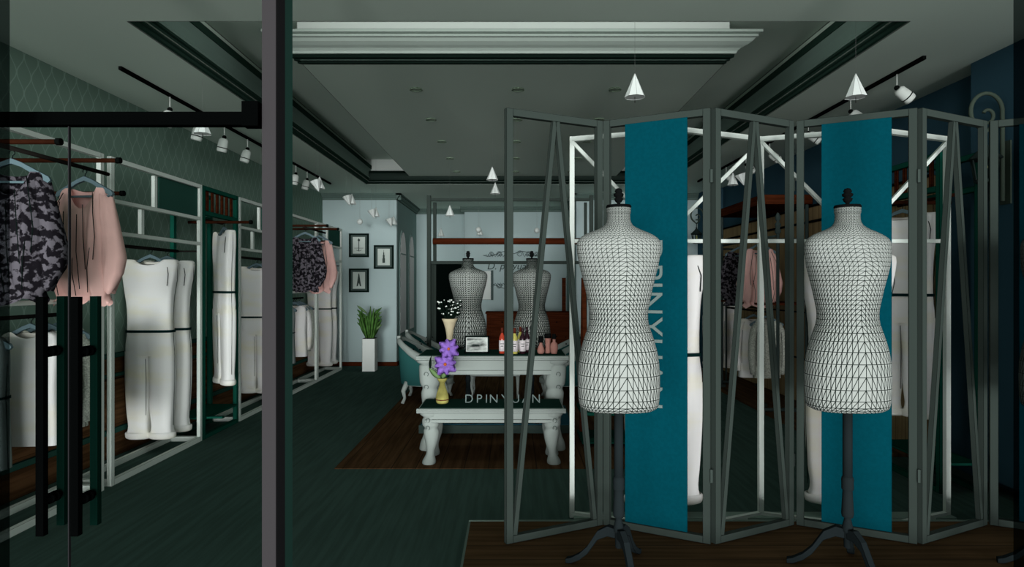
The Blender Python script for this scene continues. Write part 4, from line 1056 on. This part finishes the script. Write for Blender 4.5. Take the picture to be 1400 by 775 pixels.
t = thing('pipe_garment_rack', 'slate pipe garment rail with turned finials, inside the canopy rack', 'garment rail', (2.95, 7.7, 0))
for y in (6.90, 8.85):
    MB().tube([(2.95, y, .05), (2.95, y, 2.0)], .018, 10).build('upright', M_pipe, t)
    MB().lathe([(.018, 2.0), (.03, 2.01), (.035, 2.04), (.022, 2.06), (.03, 2.08), (.032, 2.11), (.014, 2.135), (.026, 2.16), (.03, 2.19), (.012, 2.23), (.001, 2.24)], (2.95, y, 0), 12).build('finial', M_pipe, t)
    MB().tube([(2.75, y, .05), (3.15, y, .05)], .02, 8).build('foot_bar', M_pipe, t)
    for x in (2.77, 3.13): MB().prism([(x - .04, 0), (x + .04, 0), (x + .025, .06), (x - .025, .06)], 1, y - .03, y + .03).build('foot', M_scr, t)
MB().tube([(2.95, 6.90, 1.98), (2.95, 8.85, 1.98)], .014, 8).build('top_rod', M_pipe, t)
for y, z in ((6.97, 2.15), (8.6, 2.26)): pass
MB().tube([(2.70, 8.86, 2.20 - .26), (3.15, 8.86, 2.20 - .26)], .013, 8).build('cross_bar', M_pipe, t)
MB().tube([(2.70, 6.90, 2.20 - .26), (3.15, 6.90, 2.20 - .26)], .013, 8).build('cross_bar', M_pipe, t)
hang(PK, (2.95, 7.40, 1.98 + .014 - .032), .1, 'pink gathered blouse on the pipe rail by the right wall', 'hanger of the pink blouse on the pipe rail', scale=(1.1, 1, .95))
hang(BK, (2.95, 8.02, 1.98 + .014 - .032), -.1, 'black patterned blouse on the pipe rail by the right wall', 'hanger of the black blouse on the pipe rail', scale=(1.1, 1, .95))
hang(WJ, (2.96, 7.62, 1.12 - .014), 0, 'white long-sleeved top low on the canopy rack', 'hanger of the white sleeved top on the canopy rack', scale=(1.05, 1, 1.0))
hang(KJ, (2.99, 7.30, 1.12 - .014), .0, 'mottled knit top low on the canopy rack', 'hanger of the knit top on the canopy rack')
t = thing('back_rail', 'slim dark rail holding two jumpsuits behind the pipe rack', 'garment rail', (3.1, 9.3, 0))
for y in (9.0, 9.6): MB().tube([(3.1, y, .03), (3.1, y, 1.85)], .014, 8).build('upright', M_pipe, t)
MB().tube([(3.1, 9.0, 1.84), (3.1, 9.6, 1.84)], .012, 8).build('rod', M_blackrod, t)
hang(JS, (3.1, 9.15, 1.824), 0, 'ivory jumpsuit, front one of two behind the black blouse on the right', 'hanger of the front jumpsuit behind the pipe rack')
hang(JS, (3.1, 9.42, 1.824), 0, 'ivory jumpsuit, rear one of two behind the black blouse on the right', 'hanger of the rear jumpsuit behind the pipe rack')
# green and rust trestle glimpsed behind the left mannequin
t = thing('trestle_stand', 'green topped trestle with rust legs behind the left mannequin', 'stand', (.85, 5.7, 0))
MB().box(.62, 1.15, 5.5, 5.95, .28, .31).build('shelf', M_green, t); MB().box(.62, 1.15, 5.5, 5.95, .03, .05).build('lower_shelf', M_green, t)
for x in (.66, 1.11):
    MB().bar((x, 5.55, .0), (x, 5.72, 1.5), .04, .03).build('leg', M_rust, t); MB().bar((x, 5.9, .0), (x, 5.73, 1.5), .04, .03).build('leg', M_rust, t)
MB().tube([(.64, 5.725, 1.49), (1.14, 5.725, 1.49)], .014, 8).build('rod', M_blackrod, t)
hang(WT, (.84, 5.725, 1.474), .9, 'ivory top on the trestle just left of the left mannequin waist', 'hanger on the trestle stand', scale=(.9, 1, .9))
# wall lanterns with scroll brackets
def lantern():
    t = thing('wall_lantern', 'x', 'wall lamp', (0, 0, 0), 'scroll-arm wall lanterns')
    # local: wall is at +x = .14 ; lantern hangs at x = 0
    MB().box(.09, .135, -.04, .04, -.42, -.02).build('wall_plate', M_scroll, t, world=False)
    pts = [(.075, 0, -.40), (.075, 0, .10)] + [(-.02 + .095 * math.cos(a), 0, .17 + .115 * math.sin(a)) for a in [math.radians(v) for v in range(-10, 250, 15)]]
    MB().tube(pts, .012, 8).build('scroll_arm', M_scroll, t, world=False)
    pts = [(-.02 + (.02 + .035 * (i / 12)) * math.cos(a), 0, .15 + (.02 + .04 * (i / 12)) * math.sin(a)) for i, a in enumerate([math.radians(150 - 22 * k) for k in range(13)])]
    MB().tube(pts, .010, 8).tube([(-.06, 0, .06), (-.03, 0, .03), (.02, 0, .09)], .010, 8).build('inner_scroll', M_scroll, t, world=False)
    MB().tube([(-.03, 0, .05), (-.03, 0, -.02)], .006, 6).lathe([(.006, -.02), (.016, -.03), (.006, -.045)], (-.03, 0, 0), 8).build('chain', M_wirelamp, t, world=False)
    MB().lathe([(.012, -.04), (.03, -.07), (.06, -.10), (.085, -.125), (.09, -.135), (.075, -.14)], (-.03, 0, 0), 8, smooth=False).build('lantern_roof', M_wirelamp, t, world=False)
    c = MB()
    for k in range(6):
        a = 2 * PI * k / 6; c.bar((-.03 + .072 * math.cos(a), .072 * math.sin(a), -.14), (-.03 + .052 * math.cos(a), .052 * math.sin(a), -.27), .009, .009)
    c.lathe([(.045, -.285), (.056, -.28), (.056, -.268), (.045, -.262)], (-.03, 0, 0), 12).build('cage', M_wirelamp, t, world=False)
    MB().lathe([(.010, -.26), (.012, -.20), (.016, -.185), (.010, -.16), (.001, -.15)], (-.03, 0, 0), 8).build('bulb', M_glow, t, world=False)
    return t
ln = lantern(); ln.location = (3.19, 4.15, 2.42); ln.scale = (1.12, 1.12, 1.05); ln['label'] = 'scroll-armed wall lantern high on the navy wall at the right edge'
copy_tree(ln, (3.135, 10.45, 2.42), 0, 'distant scroll-armed wall lantern on the far end of the navy wall')
# shop ceiling lamps

bpy.context.view_layer.update()
